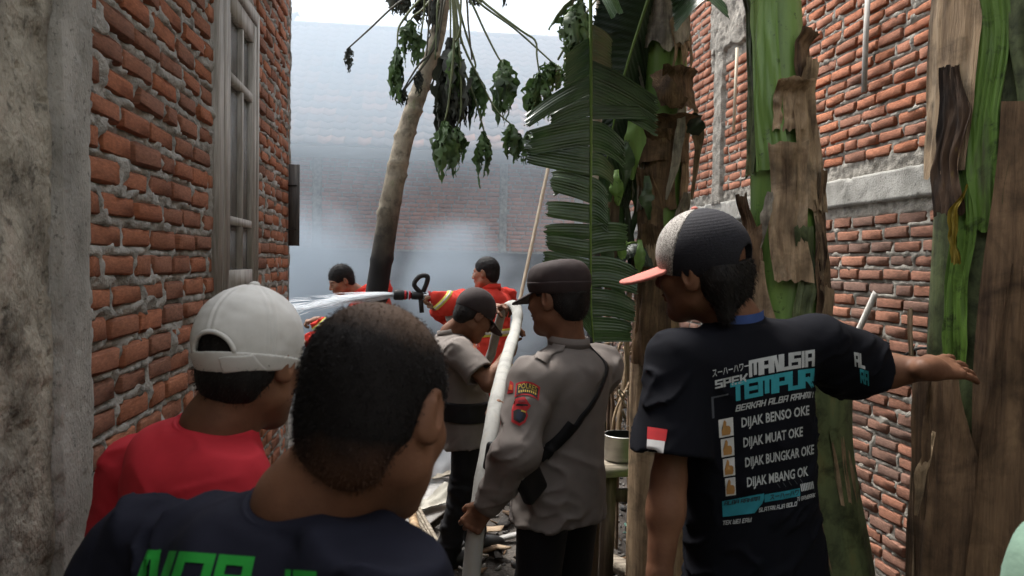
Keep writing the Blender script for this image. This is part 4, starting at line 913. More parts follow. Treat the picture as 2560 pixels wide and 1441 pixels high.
def man(p, f, neck, pel, shL, shR, elL, elR, wrL, wrR, feet=None, hL=None, hR=None, skin=m_skin, big=1.0, kneeb=.03, hres=.0032, fat=1.0, hands_res=.0028, nr=.056):
    """the continuous body: head, trunk, arms with hands, legs"""
    p.f = f; p.pel, p.neck, p.shL, p.shR = [np.asarray(q, float) for q in (pel, neck, shL, shR)]; p.el = [np.asarray(elL, float), np.asarray(elR, float)]; p.wr = [np.asarray(wrL, float), np.asarray(wrR, float)]
    p.R = torso_frame(p.pel, p.neck, p.shL, p.shR); L = np.linalg.norm(p.neck - p.pel); p.L = L; p.big = big
    hs_ = head_sdf(f, neck, nr, fat); hs_.cone(neck, neck + (p.pel - p.neck) * .07, nr * 1.05, nr * 1.1, .03)
    lo, hi = hs_.bounds(); p.add(hs_, lo - .03, hi + .03, hres); p.headsdf = hs_
    t = S(); t.loft(p.pel, p.R, [[-.06, .13, .09, 0, 0], [.1, .135, .09, 0, 0], [L * .55, .14, .09, 0, 0], [L * .82, .13, .07, 0, -.01], [L * .98, .05, .045, 0, 0]])
    for sh, el in ((p.shL, p.el[0]), (p.shR, p.el[1])): t.cone(p.neck - p.R[:, 2] * .10, sh - p.R[:, 2] * .015, .036, .040, .03); t.cone(sh - p.R[:, 2] * .012, el, .040, .036, .02)
    if feet is None:
        fw = unit(V3(p.R[0, 1], p.R[1, 1], 0)); rt_ = V3(fw[1], -fw[0], 0)
        feet = [V3(p.pel[0], p.pel[1], 0) - rt_ * .10, V3(p.pel[0], p.pel[1], 0) + rt_ * .10]
    p.fw = unit(V3(p.R[0, 1], p.R[1, 1], 0)); p.rt = V3(p.fw[1], -p.fw[0], 0)
    p.hip = [p.pel - p.rt * .085 - V3(0, 0, .02), p.pel + p.rt * .085 - V3(0, 0, .02)]
    p.ank = [V3(q[0], q[1], gh(q[0], q[1]) + .075) for q in feet]; p.knee = [(h_ + a_) / 2 + p.fw * kneeb + V3(0, 0, .0) for h_, a_ in zip(p.hip, p.ank)]
    for h_, k_, a_ in zip(p.hip, p.knee, p.ank): t.cone(h_, k_, .072, .05, .04); t.cone(k_, a_, .048, .036, .03)
    p.add(t, *[x + o for x, o in zip(tb(t, p), (-.05, .05))], .013)
    for i, hh in ((0, hL), (1, hR)):
        a = S(); sh, el, wr = (p.shL, p.shR)[i], p.el[i], p.wr[i]; ak = hh.get('k', 1.) if hh else 1.; a.cone(sh + (el - sh) * .45, el, .043 * ak, .036 * ak, 0); a.cone(el, el + (wr - el) * .3, .036 * ak, .040 * ak, .03); a.cone(el + (wr - el) * .25, wr, .040 * ak, .027 * ak, .03)
        hh = hh or dict(d=wr - el, n=-p.rt * (1 if i else -1), curl=(25, 30, 20))
        hand(a, wr, hh.get('d', wr - el), hh['n'], i == 1, hh.get('curl', (25, 30, 20)), hh.get('spread', 5), hh.get('thumb', (.3, .25)), hh.get('k', 1.0))
        lo, hi = a.bounds(); p.add(a, lo - .02, hi + .02, hh.get('res', hands_res))
    p.flush(skin)
def tb(t, p):
    pts = np.array([p.pel, p.neck, p.shL, p.shR] + p.el + p.ank + p.knee); return pts.min(0) - .12, pts.max(0) + .12
def trousers(p, m, res=.011, w=1.0, shoes=True, waist=.10):
    t = S(); t.loft(p.pel, p.R, [[-.10, .145 * w, .105 * w, 0, 0], [0, .138 * w, .10 * w, 0, 0], [waist * .4, .125 * w, .09 * w, 0, 0]])
    for h_, k_, a_ in zip(p.hip, p.knee, p.ank): t.cone(h_ + (k_ - h_) * .18, k_, .088 * w, .070 * w, .03); t.cone(k_, a_ + V3(0, 0, .01), .070 * w, .064 * w, .03)
    t.post.append(folds(.009, np.eye(3), (7, 7, 13), 5))
    pts = np.array([p.pel] + p.ank + p.knee); lo, hi = pts.min(0) - [.22, .22, .1], pts.max(0) + [.22, .22, .25]
    p.sdf('trousers', t, res, m, lo=lo, hi=hi)
    if shoes:
        for a_ in p.ank:
            g = gh(a_[0], a_[1]); s_ = S(); fR = np.stack([p.rt, p.fw, V3(0, 0, 1)], 1)
            s_.ell(V3(a_[0], a_[1], g + .045) + p.fw * .05, (.05, .135, .05), fR, 0); s_.cone(a_, a_ - V3(0, 0, .03), .045, .048, .02); s_.add(lambda q, g=g: g + .004 - q[:, 2], .004, '&', None)
            p.sdf('shoe', s_, .009, m_shoe)
def hair(p, m, res=.0035, thick=.010, nape=-.075, strands=0, slen=.016, seed=1, front=.07, cap=None, long=0, top=1.0, fade=0, ns=.0042, flow=(.9, .9, .28)):
    f = p.f; s = S(); k = f.k
    s.ell(f(0, -.016, .037), f.r(.076 + thick * (1 - fade * .4), .097 + thick, .090 + thick * top), f.R, 0); s.ell(f(0, -.058, -.028), f.r(.064 + thick * .5, .050, abs(nape) - .02), f.R, .03 * k)
    if long:
        for a in (-1, 0, 1): s.cone(f(a * .045, -.075, -.02), f(a * .05, -.074, -.02 - long), .034 * k, .020 * k, .03 * k)
    s.cut(f(0, front, .055), f.d(0, 1, -.62), .012)
    for mm in (-1, 1):
        s.ell(f(mm * .088, .022, -.050), f.r(.045, .060, .062), f.R, .006 * k, '-'); s.ell(f(mm * .09, -.014, -.008), f.r(.02, .026, .036), f.R, .004 * k, '-')
        if not long: s.ell(f(mm * .085, -.03, -.085), f.r(.04, .05, .05), f.R, .01 * k, '-')
    s.post.append(lambda q: (ns * fbm((q - f.c) @ f.R * 55, 2, seed) * (1.6 if long else 1)).astype(np.float32))
    if cap is not None: s.cut(f(0, 0, cap[0]), f.d(0, -cap[1], 1), .004)
    lo, hi = s.bounds(); V, F = net(s, lo - .02, hi + .02, res)
    V = V - p.b; Fl = F
    if strands:
        r = np.random.default_rng(seed); idx = r.integers(0, len(V), strands); pv = V[idx] + r.normal(0, .002, (strands, 3)); N = unitv(grad(s, (pv + p.b).astype(np.float32)))
        fl = unitv(N * flow[0] + (f.d(0, -.4, -.7) * flow[1]) + r.normal(0, flow[2], (strands, 3))); sd_ = unitv(np.cross(fl, r.normal(0, 1, (strands, 3)))) * .0007
        a = pv - sd_; b = pv + sd_; c = pv + fl * slen * r.uniform(.5, 1.1, (strands, 1))
        n0 = len(V); V = np.concatenate([V, np.stack([a, b, c], 1).reshape(-1, 3)]); T3 = n0 + np.arange(strands * 3).reshape(-1, 3)
        Fl = [list(x) for x in F] + [list(x) for x in T3]
    return part('hair', V, Fl, m, p.th)
def unitv(a): return a / (np.linalg.norm(a, axis=1)[:, None] + 1e-9)
def shirt_sdf(p, hem=.16, w=1.0, dpt=1.0, sl=.62, slr=.072, slr2=.080, neckr=.068, fold=.006, seed=1, long=False, loose=1.0, sleeveL=True, sleeveR=True, back=0.0, cuff=.045, collar_up=0.0, hump=0):
    s = S(); L = p.L; pr = p.R
    s.loft(p.pel, pr, [[-hem, .186 * w, .142 * dpt, 0, 0], [0, .176 * w, .136 * dpt, 0, 0], [L * .35, .164 * w, .126 * dpt, 0, back * .5], [L * .66, .178 * w, .128 * dpt, 0, back - hump * .5], [L * .86, .168 * w, .112 * dpt, 0, back - .012 - hump], [L * .97, .10 * w, .080 * dpt, 0, -.012 - hump * .6], [L * 1.0, neckr, neckr, 0, -.008]])
    nb = p.neck - pr[:, 2] * .075
    for i, (sh, el, wr) in enumerate(((p.shL, p.el[0], p.wr[0]), (p.shR, p.el[1], p.wr[1]))):
        s.cone(p.neck - pr[:, 2] * .055, sh, .062, .064 * w, .05)
        if long:
            s.cone(sh, el, slr, slr * .86, .05); s.cone(el, wr - unit(wr - el) * .02, slr * .86, cuff, .03)
        else:
            d = el - sh; ln = np.linalg.norm(d); e = sh + d * sl
            t = S(); t.cone(sh, sh + d * (sl + .3), slr, slr2 + (slr2 - slr) * .4, 0); t.cut(e, d, .004); t.cone(e - d * .03, e + d * .5, slr2 - .018, slr2 - .010, .003, '-')
            s.add(lambda q, t=t: t(q, True), .035, '+', (np.minimum(sh, e) - slr2 * 1.2, np.maximum(sh, e) + slr2 * 1.2))
    s.cut(p.neck + pr[:, 2] * (.012 + collar_up), pr[:, 2], .004)
    s.post.append(folds(fold * 1.35, pr @ rotm(0, 0, 28), (5, 7, 10), seed, 2)); s.post.append(folds(fold * .8, pr @ rotm(0, 0, -35), (9, 9, 20), seed + 5, 2, 1.2))
    return s
def shirt(p, s, m, res=.006, name='shirt', hem=.16):
    pts = np.array([p.neck, p.shL, p.shR, p.pel - p.R[:, 2] * hem] + p.el + p.wr); lo, hi = pts.min(0) - .20, pts.max(0) + .20; lo[2] += .06
    V, F = net(s, lo, hi, res); p.shirt_f = s
    return part(name, V - p.b, F, m, p.th)
def collar_ring(p, m, r=.072, z=.006, th=.006, tilt=0, name='collar', parent=None, ry=None, h=.012, oy=-.006, open_=None):
    n = 40; G = []
    for j in range(n + 1):
        a = 2 * math.pi * j / n
        row = []
        for q in range(7):
            b = 2 * math.pi * q / 6; rr = r + th * math.cos(b); row.append(p.neck + p.R @ V3(rr * math.cos(a), (ry or r) / r * rr * math.sin(a) + oy, z + h * math.sin(b) + tilt * math.sin(a)))
        G.append(row)
    G = np.array(G); return part(name, G.reshape(-1, 3) - p.b, gridF(n + 1, 7), m, parent or p.th)
def conform(p, pts, d, off=.0018, f=None, back=.25):
    """slide points along d onto the cloth"""
    f = f or p.shirt_f; d = np.asarray(d, np.float32); q = np.asarray(pts, np.float32) - d * back; tot = np.zeros(len(q), np.float32)
    for _ in range(60):
        v = f(q, True) if isinstance(f, S) else f(q); v = np.clip(v, -.02, .05) * .8; q = q + d * v[:, None]
    return q - d * off
def subdiv(V, F, mx):
    bm = bmesh.new(); vs = [bm.verts.new(v) for v in V]
    for f in F:
        try: bm.faces.new([vs[i] for i in f])
        except ValueError: pass
    bmesh.ops.triangulate(bm, faces=bm.faces[:])
    for _ in range(5):
        e = [e for e in bm.edges if e.calc_length() > mx]
        if not e: break
        bmesh.ops.subdivide_edges(bm, edges=e, cuts=1, use_grid_fill=False); bmesh.ops.triangulate(bm, faces=[f for f in bm.faces if len(f.verts) > 3])
    bm.verts.index_update(); V2 = np.array([v.co[:] for v in bm.verts]); F2 = [[v.index for v in f.verts] for f in bm.faces]; bm.free(); return V2, F2
def text_mesh(txt, bold=0.0, shear=0.0, w=1.0):
    cu = bpy.data.curves.new('lettering', 'FONT'); cu.body = txt; cu.resolution_u = 2; cu.offset = bold; cu.shear = shear
    ob = bpy.data.objects.new('lettering', cu); col.objects.link(ob); bpy.context.view_layer.update()
    me = ob.evaluated_get(bpy.context.evaluated_depsgraph_get()).to_mesh()
    V = np.array([v.co[:2] for v in me.vertices]).reshape(-1, 2); F = [list(q.vertices) for q in me.polygons]
    col.objects.unlink(ob); bpy.data.objects.remove(ob); bpy.data.curves.remove(cu)
    return V, F
# block letters for the squared display face
BL = {'S': 'M1,1 0,1 0,.5 1,.5 1,0 0,0', 'P': 'M0,0 0,1 1,1 1,.45 0,.45', 'E': 'M1,1 0,1 0,0 1,0|0,.5 .85,.5', 'K': 'M0,0 0,1|1,1 .45,.5 0,.5|.45,.5 1,0', 'M': 'M0,0 0,1 1,1 1,0|.5,1 .5,.1', 'A': 'M0,0 0,1 1,1 1,0|0,.42 1,.42', 'N': 'M0,0 0,1 .35,1 .7,0 1,0 1,1', 'U': 'M0,1 0,0 1,0 1,1', 'I': 'M.5,0 .5,1', 'T': 'M0,1 1,1|.5,1 .5,0',
      'R': 'M0,0 0,1 1,1 1,.45 0,.45|.5,.45 1,0', 'O': 'M0,0 0,1 1,1 1,0 0,0', 'B': 'M0,0 0,1 .9,1 .9,.5 0,.5|.9,.5 1,.5 1,0 0,0', 'H': 'M0,0 0,1|1,0 1,1|0,.5 1,.5', 'L': 'M0,1 0,0 1,0', 'J': 'M1,1 1,0 0,0 0,.3', 'D': 'M0,0 0,1 .8,1 1,.8 1,.2 .8,0 0,0', 'W': 'M0,1 0,0 1,0 1,1|.5,0 .5,.8', 'Y': 'M0,1 0,.5 1,.5|1,1 1,0 0,0', 'G': 'M1,1 0,1 0,0 1,0 1,.5 .5,.5', 'X': 'M0,0 1,1|0,1 1,0', '.': 'M.4,0 .6,0'}
def block_text(txt, w=.62, gap=.20, th=.17, shear=.18):
    V = []; F = []; x = 0
    for ch in txt:
        if ch == ' ': x += w * .7; continue
        lw = w * (.3 if ch in 'I.' else (1.25 if ch in 'MW' else 1))
        for st_ in BL[ch][1:].split('|'):
            pts = [tuple(map(float, q.split(','))) for q in st_.split()]
            pts = np.array([(x + a * lw, b) for a, b in pts])
            for a, b in zip(pts[:-1], pts[1:]):
                d = b - a; l = np.linalg.norm(d) + 1e-9; d = d / l; n_ = np.array([-d[1], d[0]]) * th / 2; e = d * th / 2
                q = [a - e + n_, b + e + n_, b + e - n_, a - e - n_]; F.append([len(V) + i for i in range(4)][::-1]); V += q
        x += lw + gap + th * .4
    V = np.array(V); V[:, 0] += V[:, 1] * shear; return V, F
class Print:
    """flat print laid on cloth: (u,v) in [0,1]^2 of a quad of world points, then slid onto the cloth"""
    def __init__(s, p, q00, q10, q01, q11, d): s.p = p; s.q = [np.asarray(x, float) for x in (q00, q10, q01, q11)]; s.d = unit(d)
    def put(s, name, V, F, m, parent, off=.002, mx=.012):
        V = np.asarray(V, float); u = V[:, :1]; v = V[:, 1:2]
        W = s.q[0] * (1 - u) * (1 - v) + s.q[1] * u * (1 - v) + s.q[2] * (1 - u) * v + s.q[3] * u * v
        W, F = subdiv(W, F, mx); W = conform(s.p, W, s.d, off)
        return part(name, W - s.p.b, F, m, parent, smooth=True)
    def fit(s, V, x0, y0, x1, y1):
        V = np.asarray(V, float); lo = V.min(0); hi = V.max(0); return (V - lo) / (hi - lo) * [x1 - x0, y1 - y0] + [x0, y0]
    def text(s, txt, x0, y0, x1, y1, m, parent, block=False, off=.002, name='lettering', **k):
        V, F = block_text(txt, **k) if block else text_mesh(txt, **k)
        return s.put(name, s.fit(V, x0, y0, x1, y1), F, m, parent, off)
    def rect(s, x0, y0, x1, y1, m, parent, name='print_panel', off=.0012): return s.put(name, [[x0, y0], [x1, y0], [x1, y1], [x0, y1]], [[0, 1, 2, 3]], m, parent, off)
def inkm(n, c): return M(n, tuple(x * .85 for x in c), c, 40, rough=.7, bump=.1, bscale=300)
i_white = inkm('white_print', (.40, .42, .43)); i_teal = inkm('teal_print', (.03, .27, .33)); i_blue = inkm('blue_print', (.02, .20, .26)); i_green = inkm('green_print', (.012, .26, .03)); i_red = inkm('red_patch', (.40, .02, .025)); i_dk = inkm('dark_patch', (.02, .018, .02)); i_orange = inkm('orange_patch', (.55, .12, .03)); i_yellow = inkm('yellow_thread', (.50, .36, .06)); i_hand = inkm('tan_print', (.42, .22, .07)); i_bright = inkm('flag_white', (.62, .62, .62)); i_fred = inkm('flag_red', (.48, .03, .035))
def brim_sdf(f, w=.078, l=.085, z0=.030, y0=.075, slope=-.25, bend=3.2, th=.0035):
    def g(q):
        h = (q - f.c.astype(np.float32)) @ f.R.astype(np.float32) / f.k; x, y, z = h[:, 0], h[:, 1], h[:, 2]
        zz = z - (z0 + slope * (y - y0) - bend * x * x); r = np.sqrt((x / w) ** 2 + ((y - y0) / (l + .035)) ** 2) - 1
        return (np.maximum(np.maximum(np.abs(zz) * .85 - th, r * .07), .045 - y) * f.k).astype(np.float32)
    return g
def brim(p, parent, m, res=.003, **k):
    f = p.f; c = f(0, .12, .02); return p.sdf('brim', brim_sdf(f, **k), res, m, parent, lo=c - .13, hi=c + .13)
# ---------------- man pointing, in a black printed shirt and trucker cap
pc = Person('man in black printed t-shirt and trucker cap pointing his right arm at the banana stem', *P(1880, 1420, 1.9)[:2])
f = HeadF(P(1750, 676, 1.86), 42, -4, -10, 1.05)
man(pc, f, P(1834, 806, 1.86), P(1893, 1420, 1.9), P(1700, 905, 1.80), P(2040, 862, 1.93), P(1672, 1200, 1.745), P(2175, 930, 2.06), P(1645, 1470, 1.70), P(2326, 922, 1.97),
    hR=dict(d=P(2470, 908, 2.09) - P(2322, 918, 1.98), n=V3(.0, .55, -.83), curl=(5, 10, 8), spread=9, thumb=(.1, .95), k=1.10, res=.0025))
trousers(pc, m_jean)
hair(pc, m_hair, .0035, .011, strands=6000, slen=.013, long=.08, seed=3, front=.085, cap=(.03, .10), flow=(.06, 1.2, .10), ns=.0010)
s = shirt_sdf(pc, hem=.16, w=1.10, sl=.80, slr=.079, slr2=.099, fold=.009, seed=12, neckr=.066)
sh = shirt(pc, s, m_black, .0055); collar_ring(pc, m_black, .070, .006, .005, h=.010, tilt=.012, parent=sh)
i_lan = inkm('blue_lanyard', (.035, .07, .22))
n_ = 24; G = []
for j in range(n_):
    a = math.pi * (-.30 - .62 * 0) + math.pi * (-.95) * (j / (n_ - 1)) + math.pi * .12
    G.append([pc.neck + pc.R @ V3(.071 * math.cos(a), .071 * math.sin(a) - .004, .022 + .012 * (q - .5) * 2 + .010 * math.sin(a)) for q in (0, 1)])
part('lanyard', np.array(G).reshape(-1, 3) - pc.b, gridF(n_, 2), i_lan, pc.th)
# cap: mesh back, tweed front, salmon brim
m_mesh = M('black_mesh', (.008, .008, .011), (.015, .015, .021), 200, rough=.85, bump=.4, bscale=420, bstretch=(1, 1, 2.5), dist=.002); m_tweed = M('grey_tweed', (.11, .10, .09), (.52, .49, .45), 260, rough=.9, bump=.6, bscale=400, detail=2); m_salmon = cloth('salmon_brim', (.46, .155, .125), .08)
def crown(f, r=(.092, .1145, .104), c=(0, -.013, .042), z=.012, sl=.14, k=0.0):
    s = S(); s.ell(f(*c), f.r(*r), f.R, 0); s.cut(f(0, 0, z), f.d(0, sl, -1), .004); return s
c1 = crown(f, z=-.002, sl=.07); c1.cut(f(0, .030, .01), f.d(0, 1, .30), .002); c1.ell(f(0, -.115, .020), f.r(.034, .05, .034), f.R, .004, '-')
c1.post.append(lambda q: (.0005 * np.sin(((q - f.c) @ f.R)[:, 2] * 900)).astype(np.float32))
cap = pc.sdf('cap', c1, .003, m_mesh)
c2 = crown(f, (.0925, .115, .1045), z=-.002, sl=.07); c2.cut(f(0, .030, .01), -f.d(0, 1, .30), .002); pc.sdf('front_panel', c2, .003, m_tweed, cap)
brim(pc, cap, m_salmon, z0=.020, slope=-.26, l=.106, w=.090, bend=2.2)
b_ = S(); b_.ell(f(0, -.004, .146), f.r(.009, .009, .006), f.R, 0); pc.sdf('button', b_, .0025, m_salmon, cap)
b_ = S(); b_.add(lambda q: np.abs(d_ell(q, f(0, -.013, .042), f.r(.0925, .115, .1045), f.R)) - .003, 0, '+', (f.c - .15, f.c + .15)); b_.cut(f(0, 0, .000), f.d(0, 0, 1)); b_.cut(f(0, 0, -.016), -f.d(0, 0, 1)); b_.cut(f(0, -.085, 0), f.d(0, 1, 0)); pc.sdf('strap', b_, .003, m_mesh, cap)
# print on the back
dv = unit(CRn @ V3((1920 - 1280) / FPX, -(1080 - 720.5) / FPX, -1))
DPR = 1.80
pr = Print(pc, P(1802, 1290, DPR), P(2036, 1250, DPR + .06), P(1786, 922, DPR), P(2040, 868, DPR + .05), dv)
pr.text('スーハーハワー', .0, .925, .34, .972, i_white, sh, name='lettering', bold=.01)
pr.text('SPEK', .02, .845, .33, .905, i_white, sh, block=True, th=.24, shear=0); pr.text('MANUSIA', .34, .872, .985, .985, i_white, sh, block=True, th=.26, shear=.0, gap=.12)
pr.text('TEMPUR', .16, .735, .995, .862, i_teal, sh, block=True, th=.28, shear=.0, gap=.10); pr.text('BERKAH ALBA RAHMA', .20, .672, .99, .715, i_white, sh, block=True, th=.2, shear=.25)
for k, (t_, y, x1) in enumerate((('DIJAK BENSO OKE', .545, .93), ('DIJAK MUAT OKE', .415, .86), ('DIJAK BUNGKAR OKE', .285, .985), ('DIJAK MBANG OK', .155, .92))):
    pr.text(t_, .255 + .012 * k, y, x1, y + .082, i_white, sh, bold=.022)
    pr.rect(.035 + .012 * k, y - .020, .175, y + .098, i_bright, sh, name='print_panel')
    tx, ty, sx, sy_ = .105 + .006 * k, y + .032, .052, .050
    th_ = np.array([(-.9, -.9), (.75, -.95), (.95, -.5), (.9, .1), (.6, .35), (.05, .4), (.1, .9), (-.15, 1.25), (-.4, 1.2), (-.3, .75), (-.55, .25), (-.95, -.1)]) * [sx, sy_] * .9 + [tx, ty]
    pr.put('thumb_print', th_, [list(range(12))], i_hand, sh, off=.0026)
pr.put('print_panel', [[.03, .0], [.36, .0], [.44, .055], [.46, .085], [.46, .118], [.03, .105]], [[0, 1, 2, 3, 4, 5]], i_blue, sh); pr.rect(.464, .058, .83, .108, i_blue, sh)
pr.text('スーハーハワ', .52, .066, .82, .10, i_dk, sh, bold=.02, off=.0028, name='lettering'); pr.text('ALBA RAHMA', .05, .075, .42, .102, i_dk, sh, block=True, th=.2, off=.0028)
for k in range(8): pr.put('stripe', [[.845 + .018 * k, .085], [.857 + .018 * k, .085], [.845 + .018 * k, .132], [.833 + .018 * k, .132]], [[0, 1, 2, 3]], i_white, sh)
pr.text('TEK WEI ERW', .03, -.055, .33, -.025, i_white, sh, block=True, th=.2, shear=.2); pr.text('SLATAN.AJA BOLO', .40, .0, .80, .028, i_white, sh, block=True, th=.2, shear=.2); pr.text('TI BAYBRAK', .80, .028, 1.0, .055, i_white, sh, block=True, th=.2, shear=.2)
pr.put('stripe', [[-.02, .80], [.14, .80], [.14, .79], [.0, .79], [.0, .66], [-.02, .66]], [[0, 1, 2, 3], [0, 3, 4, 5]], inkm('dim_print', (.07, .075, .09)), sh)
for k in range(5): pr.put('stripe', [[.62 + .06 * k, .135], [.625 + .06 * k, .135], [.595 + .06 * k, .165], [.59 + .06 * k, .165]], [[0, 1, 2, 3]], inkm('dim_print', (.07, .075, .09)), sh)
vdir = lambda px, py: unit(CRn @ V3((px - 1280) / FPX, -(py - 720.5) / FPX, -1))
pf = Print(pc, P(1616, 1130, 1.66), P(1660, 1134, 1.66), P(1618, 1066, 1.66), P(1669, 1074, 1.66), vdir(1640, 1100))
pf.rect(0, .5, 1, 1, i_fred, sh, 'flag'); pf.rect(0, 0, .96, .5, i_bright, sh, 'flag')
pa = Print(pc, P(2142, 960, 1.9), P(2176, 972, 1.95), P(2130, 880, 1.9), P(2166, 888, 1.95), vdir(2150, 920))
pa.text('AL', .05, .55, .8, 1, i_white, sh, block=True, th=.28); pa.text('RA', .3, .05, 1.0, .52, i_teal, sh, block=True, th=.28)

# ---------------- man in white cap and red shirt
pa_ = Person('man in white baseball cap and red t-shirt, back turned, beside the brick house', *P(430, 1640, 1.40)[:2])
f = HeadF(P(632, 908, 1.40), -24, -9, -3, 1.0)
man(pa_, f, P(545, 1070, 1.36), P(420, 1640, 1.40), P(352, 1185, 1.52), P(560, 1200, 1.27), P(290, 1520, 1.55), P(545, 1560, 1.22), P(330, 1800, 1.6), P(600, 1800, 1.3))
trousers(pa_, m_jean)
hair(pa_, m_hair, .0035, .007, strands=5000, slen=.007, seed=5, cap=(.06, .0), ns=.002, flow=(.4, 1., .2))
s = shirt_sdf(pa_, sl=.75, slr=.075, slr2=.086, fold=.010, seed=31, hump=.012, w=.98); sh = shirt(pa_, s, m_red, .0055); collar_ring(pa_, m_red, .069, .004, .005, h=.010, tilt=.010, parent=sh)
c1 = crown(f, (.0915, .1145, .106), (0, -.014, .040), z=.004, sl=.05); c1.ell(f(0, -.118, .018), f.r(.040, .055, .034), f.R, .003, '-')
fcap = f
def seams(q):
    h = (q - fcap.c.astype(np.float32)) @ fcap.R.astype(np.float32) - np.array([0, -.014, .04], np.float32); a = np.arctan2(h[:, 0], h[:, 1]); d = np.abs(((a / (2 * np.pi) * 6 + .5) % 1) - .5); rr = np.hypot(h[:, 0], h[:, 1])
    sd_ = d * 2 * np.pi / 6 * rr
    return (.0014 * np.exp(-(sd_ / .0022) ** 2) - .0009 * np.exp(-((sd_ - .007) / .003) ** 2) + .0045 * fbm(h * [16, 16, 22], 3, 9)).astype(np.float32)
c1.post.append(seams); cap = pa_.sdf('cap', c1, .0026, m_white)
rim_ = S(); rim_.add(lambda q: np.abs(d_ell(q, f(0, -.014, .040), f.r(.092, .115, .106), f.R)) - .0032, 0, '+', (f.c - .16, f.c + .16)); rim_.cut(f(0, 0, .010), f.d(0, .05, 1)); rim_.cut(f(0, 0, -.012), -f.d(0, -.08, 1)); pa_.sdf('strap', rim_, .0028, m_white, cap)
t_ = S(); t_.add(lambda q: np.abs(d_ell(q, f(0, -.014, .040), f.r(.0935, .1165, .108), f.R)) - .0030, 0, '+', (f.c - .16, f.c + .16)); t_.cut(f(0, 0, .004), f.d(-.12, 0, 1)); t_.cut(f(0, 0, -.024), -f.d(-.12, 0, 1)); t_.cut(f(.018, 0, 0), f.d(-1, 0, 0)); t_.cut(f(.070, 0, 0), f.d(1, 0, .3)); t_.cut(f(0, -.03, 0), f.d(0, 1, 0)); pa_.sdf('strap_tail', t_, .0025, m_white, cap)
hr = MB(); cc = []
for k in range(22):
    a = math.pi * (k / 21); xx_, zz_ = .041 * math.cos(a), .014 + .036 * math.sin(a); cc.append(f(xx_, -.014 - .1145 * math.sqrt(max(0, 1 - (xx_ / .0915) ** 2 - ((zz_ - .04) / .106) ** 2)), zz_))
hr.tube(np.array(cc) - pa_.b, .0045, 6); hr.out('opening_trim', m_white, cap)
b_ = S(); b_.ell(f(0, -.008, .147), f.r(.011, .011, .007), f.R, 0); pa_.sdf('button', b_, .0025, m_white, cap)
for (ax, az) in ((-35, .09), (35, .09), (-90, .09), (90, .09), (-145, .09), (145, .09)):
    a = R(ax); e = f(.0775 * math.sin(a), -.008 - .094 * math.cos(a), .094); n_ = unit(e - f(0, -.008, .04)); ring = MB(); tt = unit(np.cross(n_, V3(0, 0, 1))); bb = np.cross(n_, tt)
    ring.tube(np.array([e + n_ * .0005 + (tt * math.cos(q) + bb * math.sin(q)) * .004 for q in np.linspace(0, 2 * math.pi, 13)]) - pa_.b, .0014, 5); ring.out('eyelet', m_white, cap)
brim(pa_, cap, m_white, z0=.018, slope=-.3)

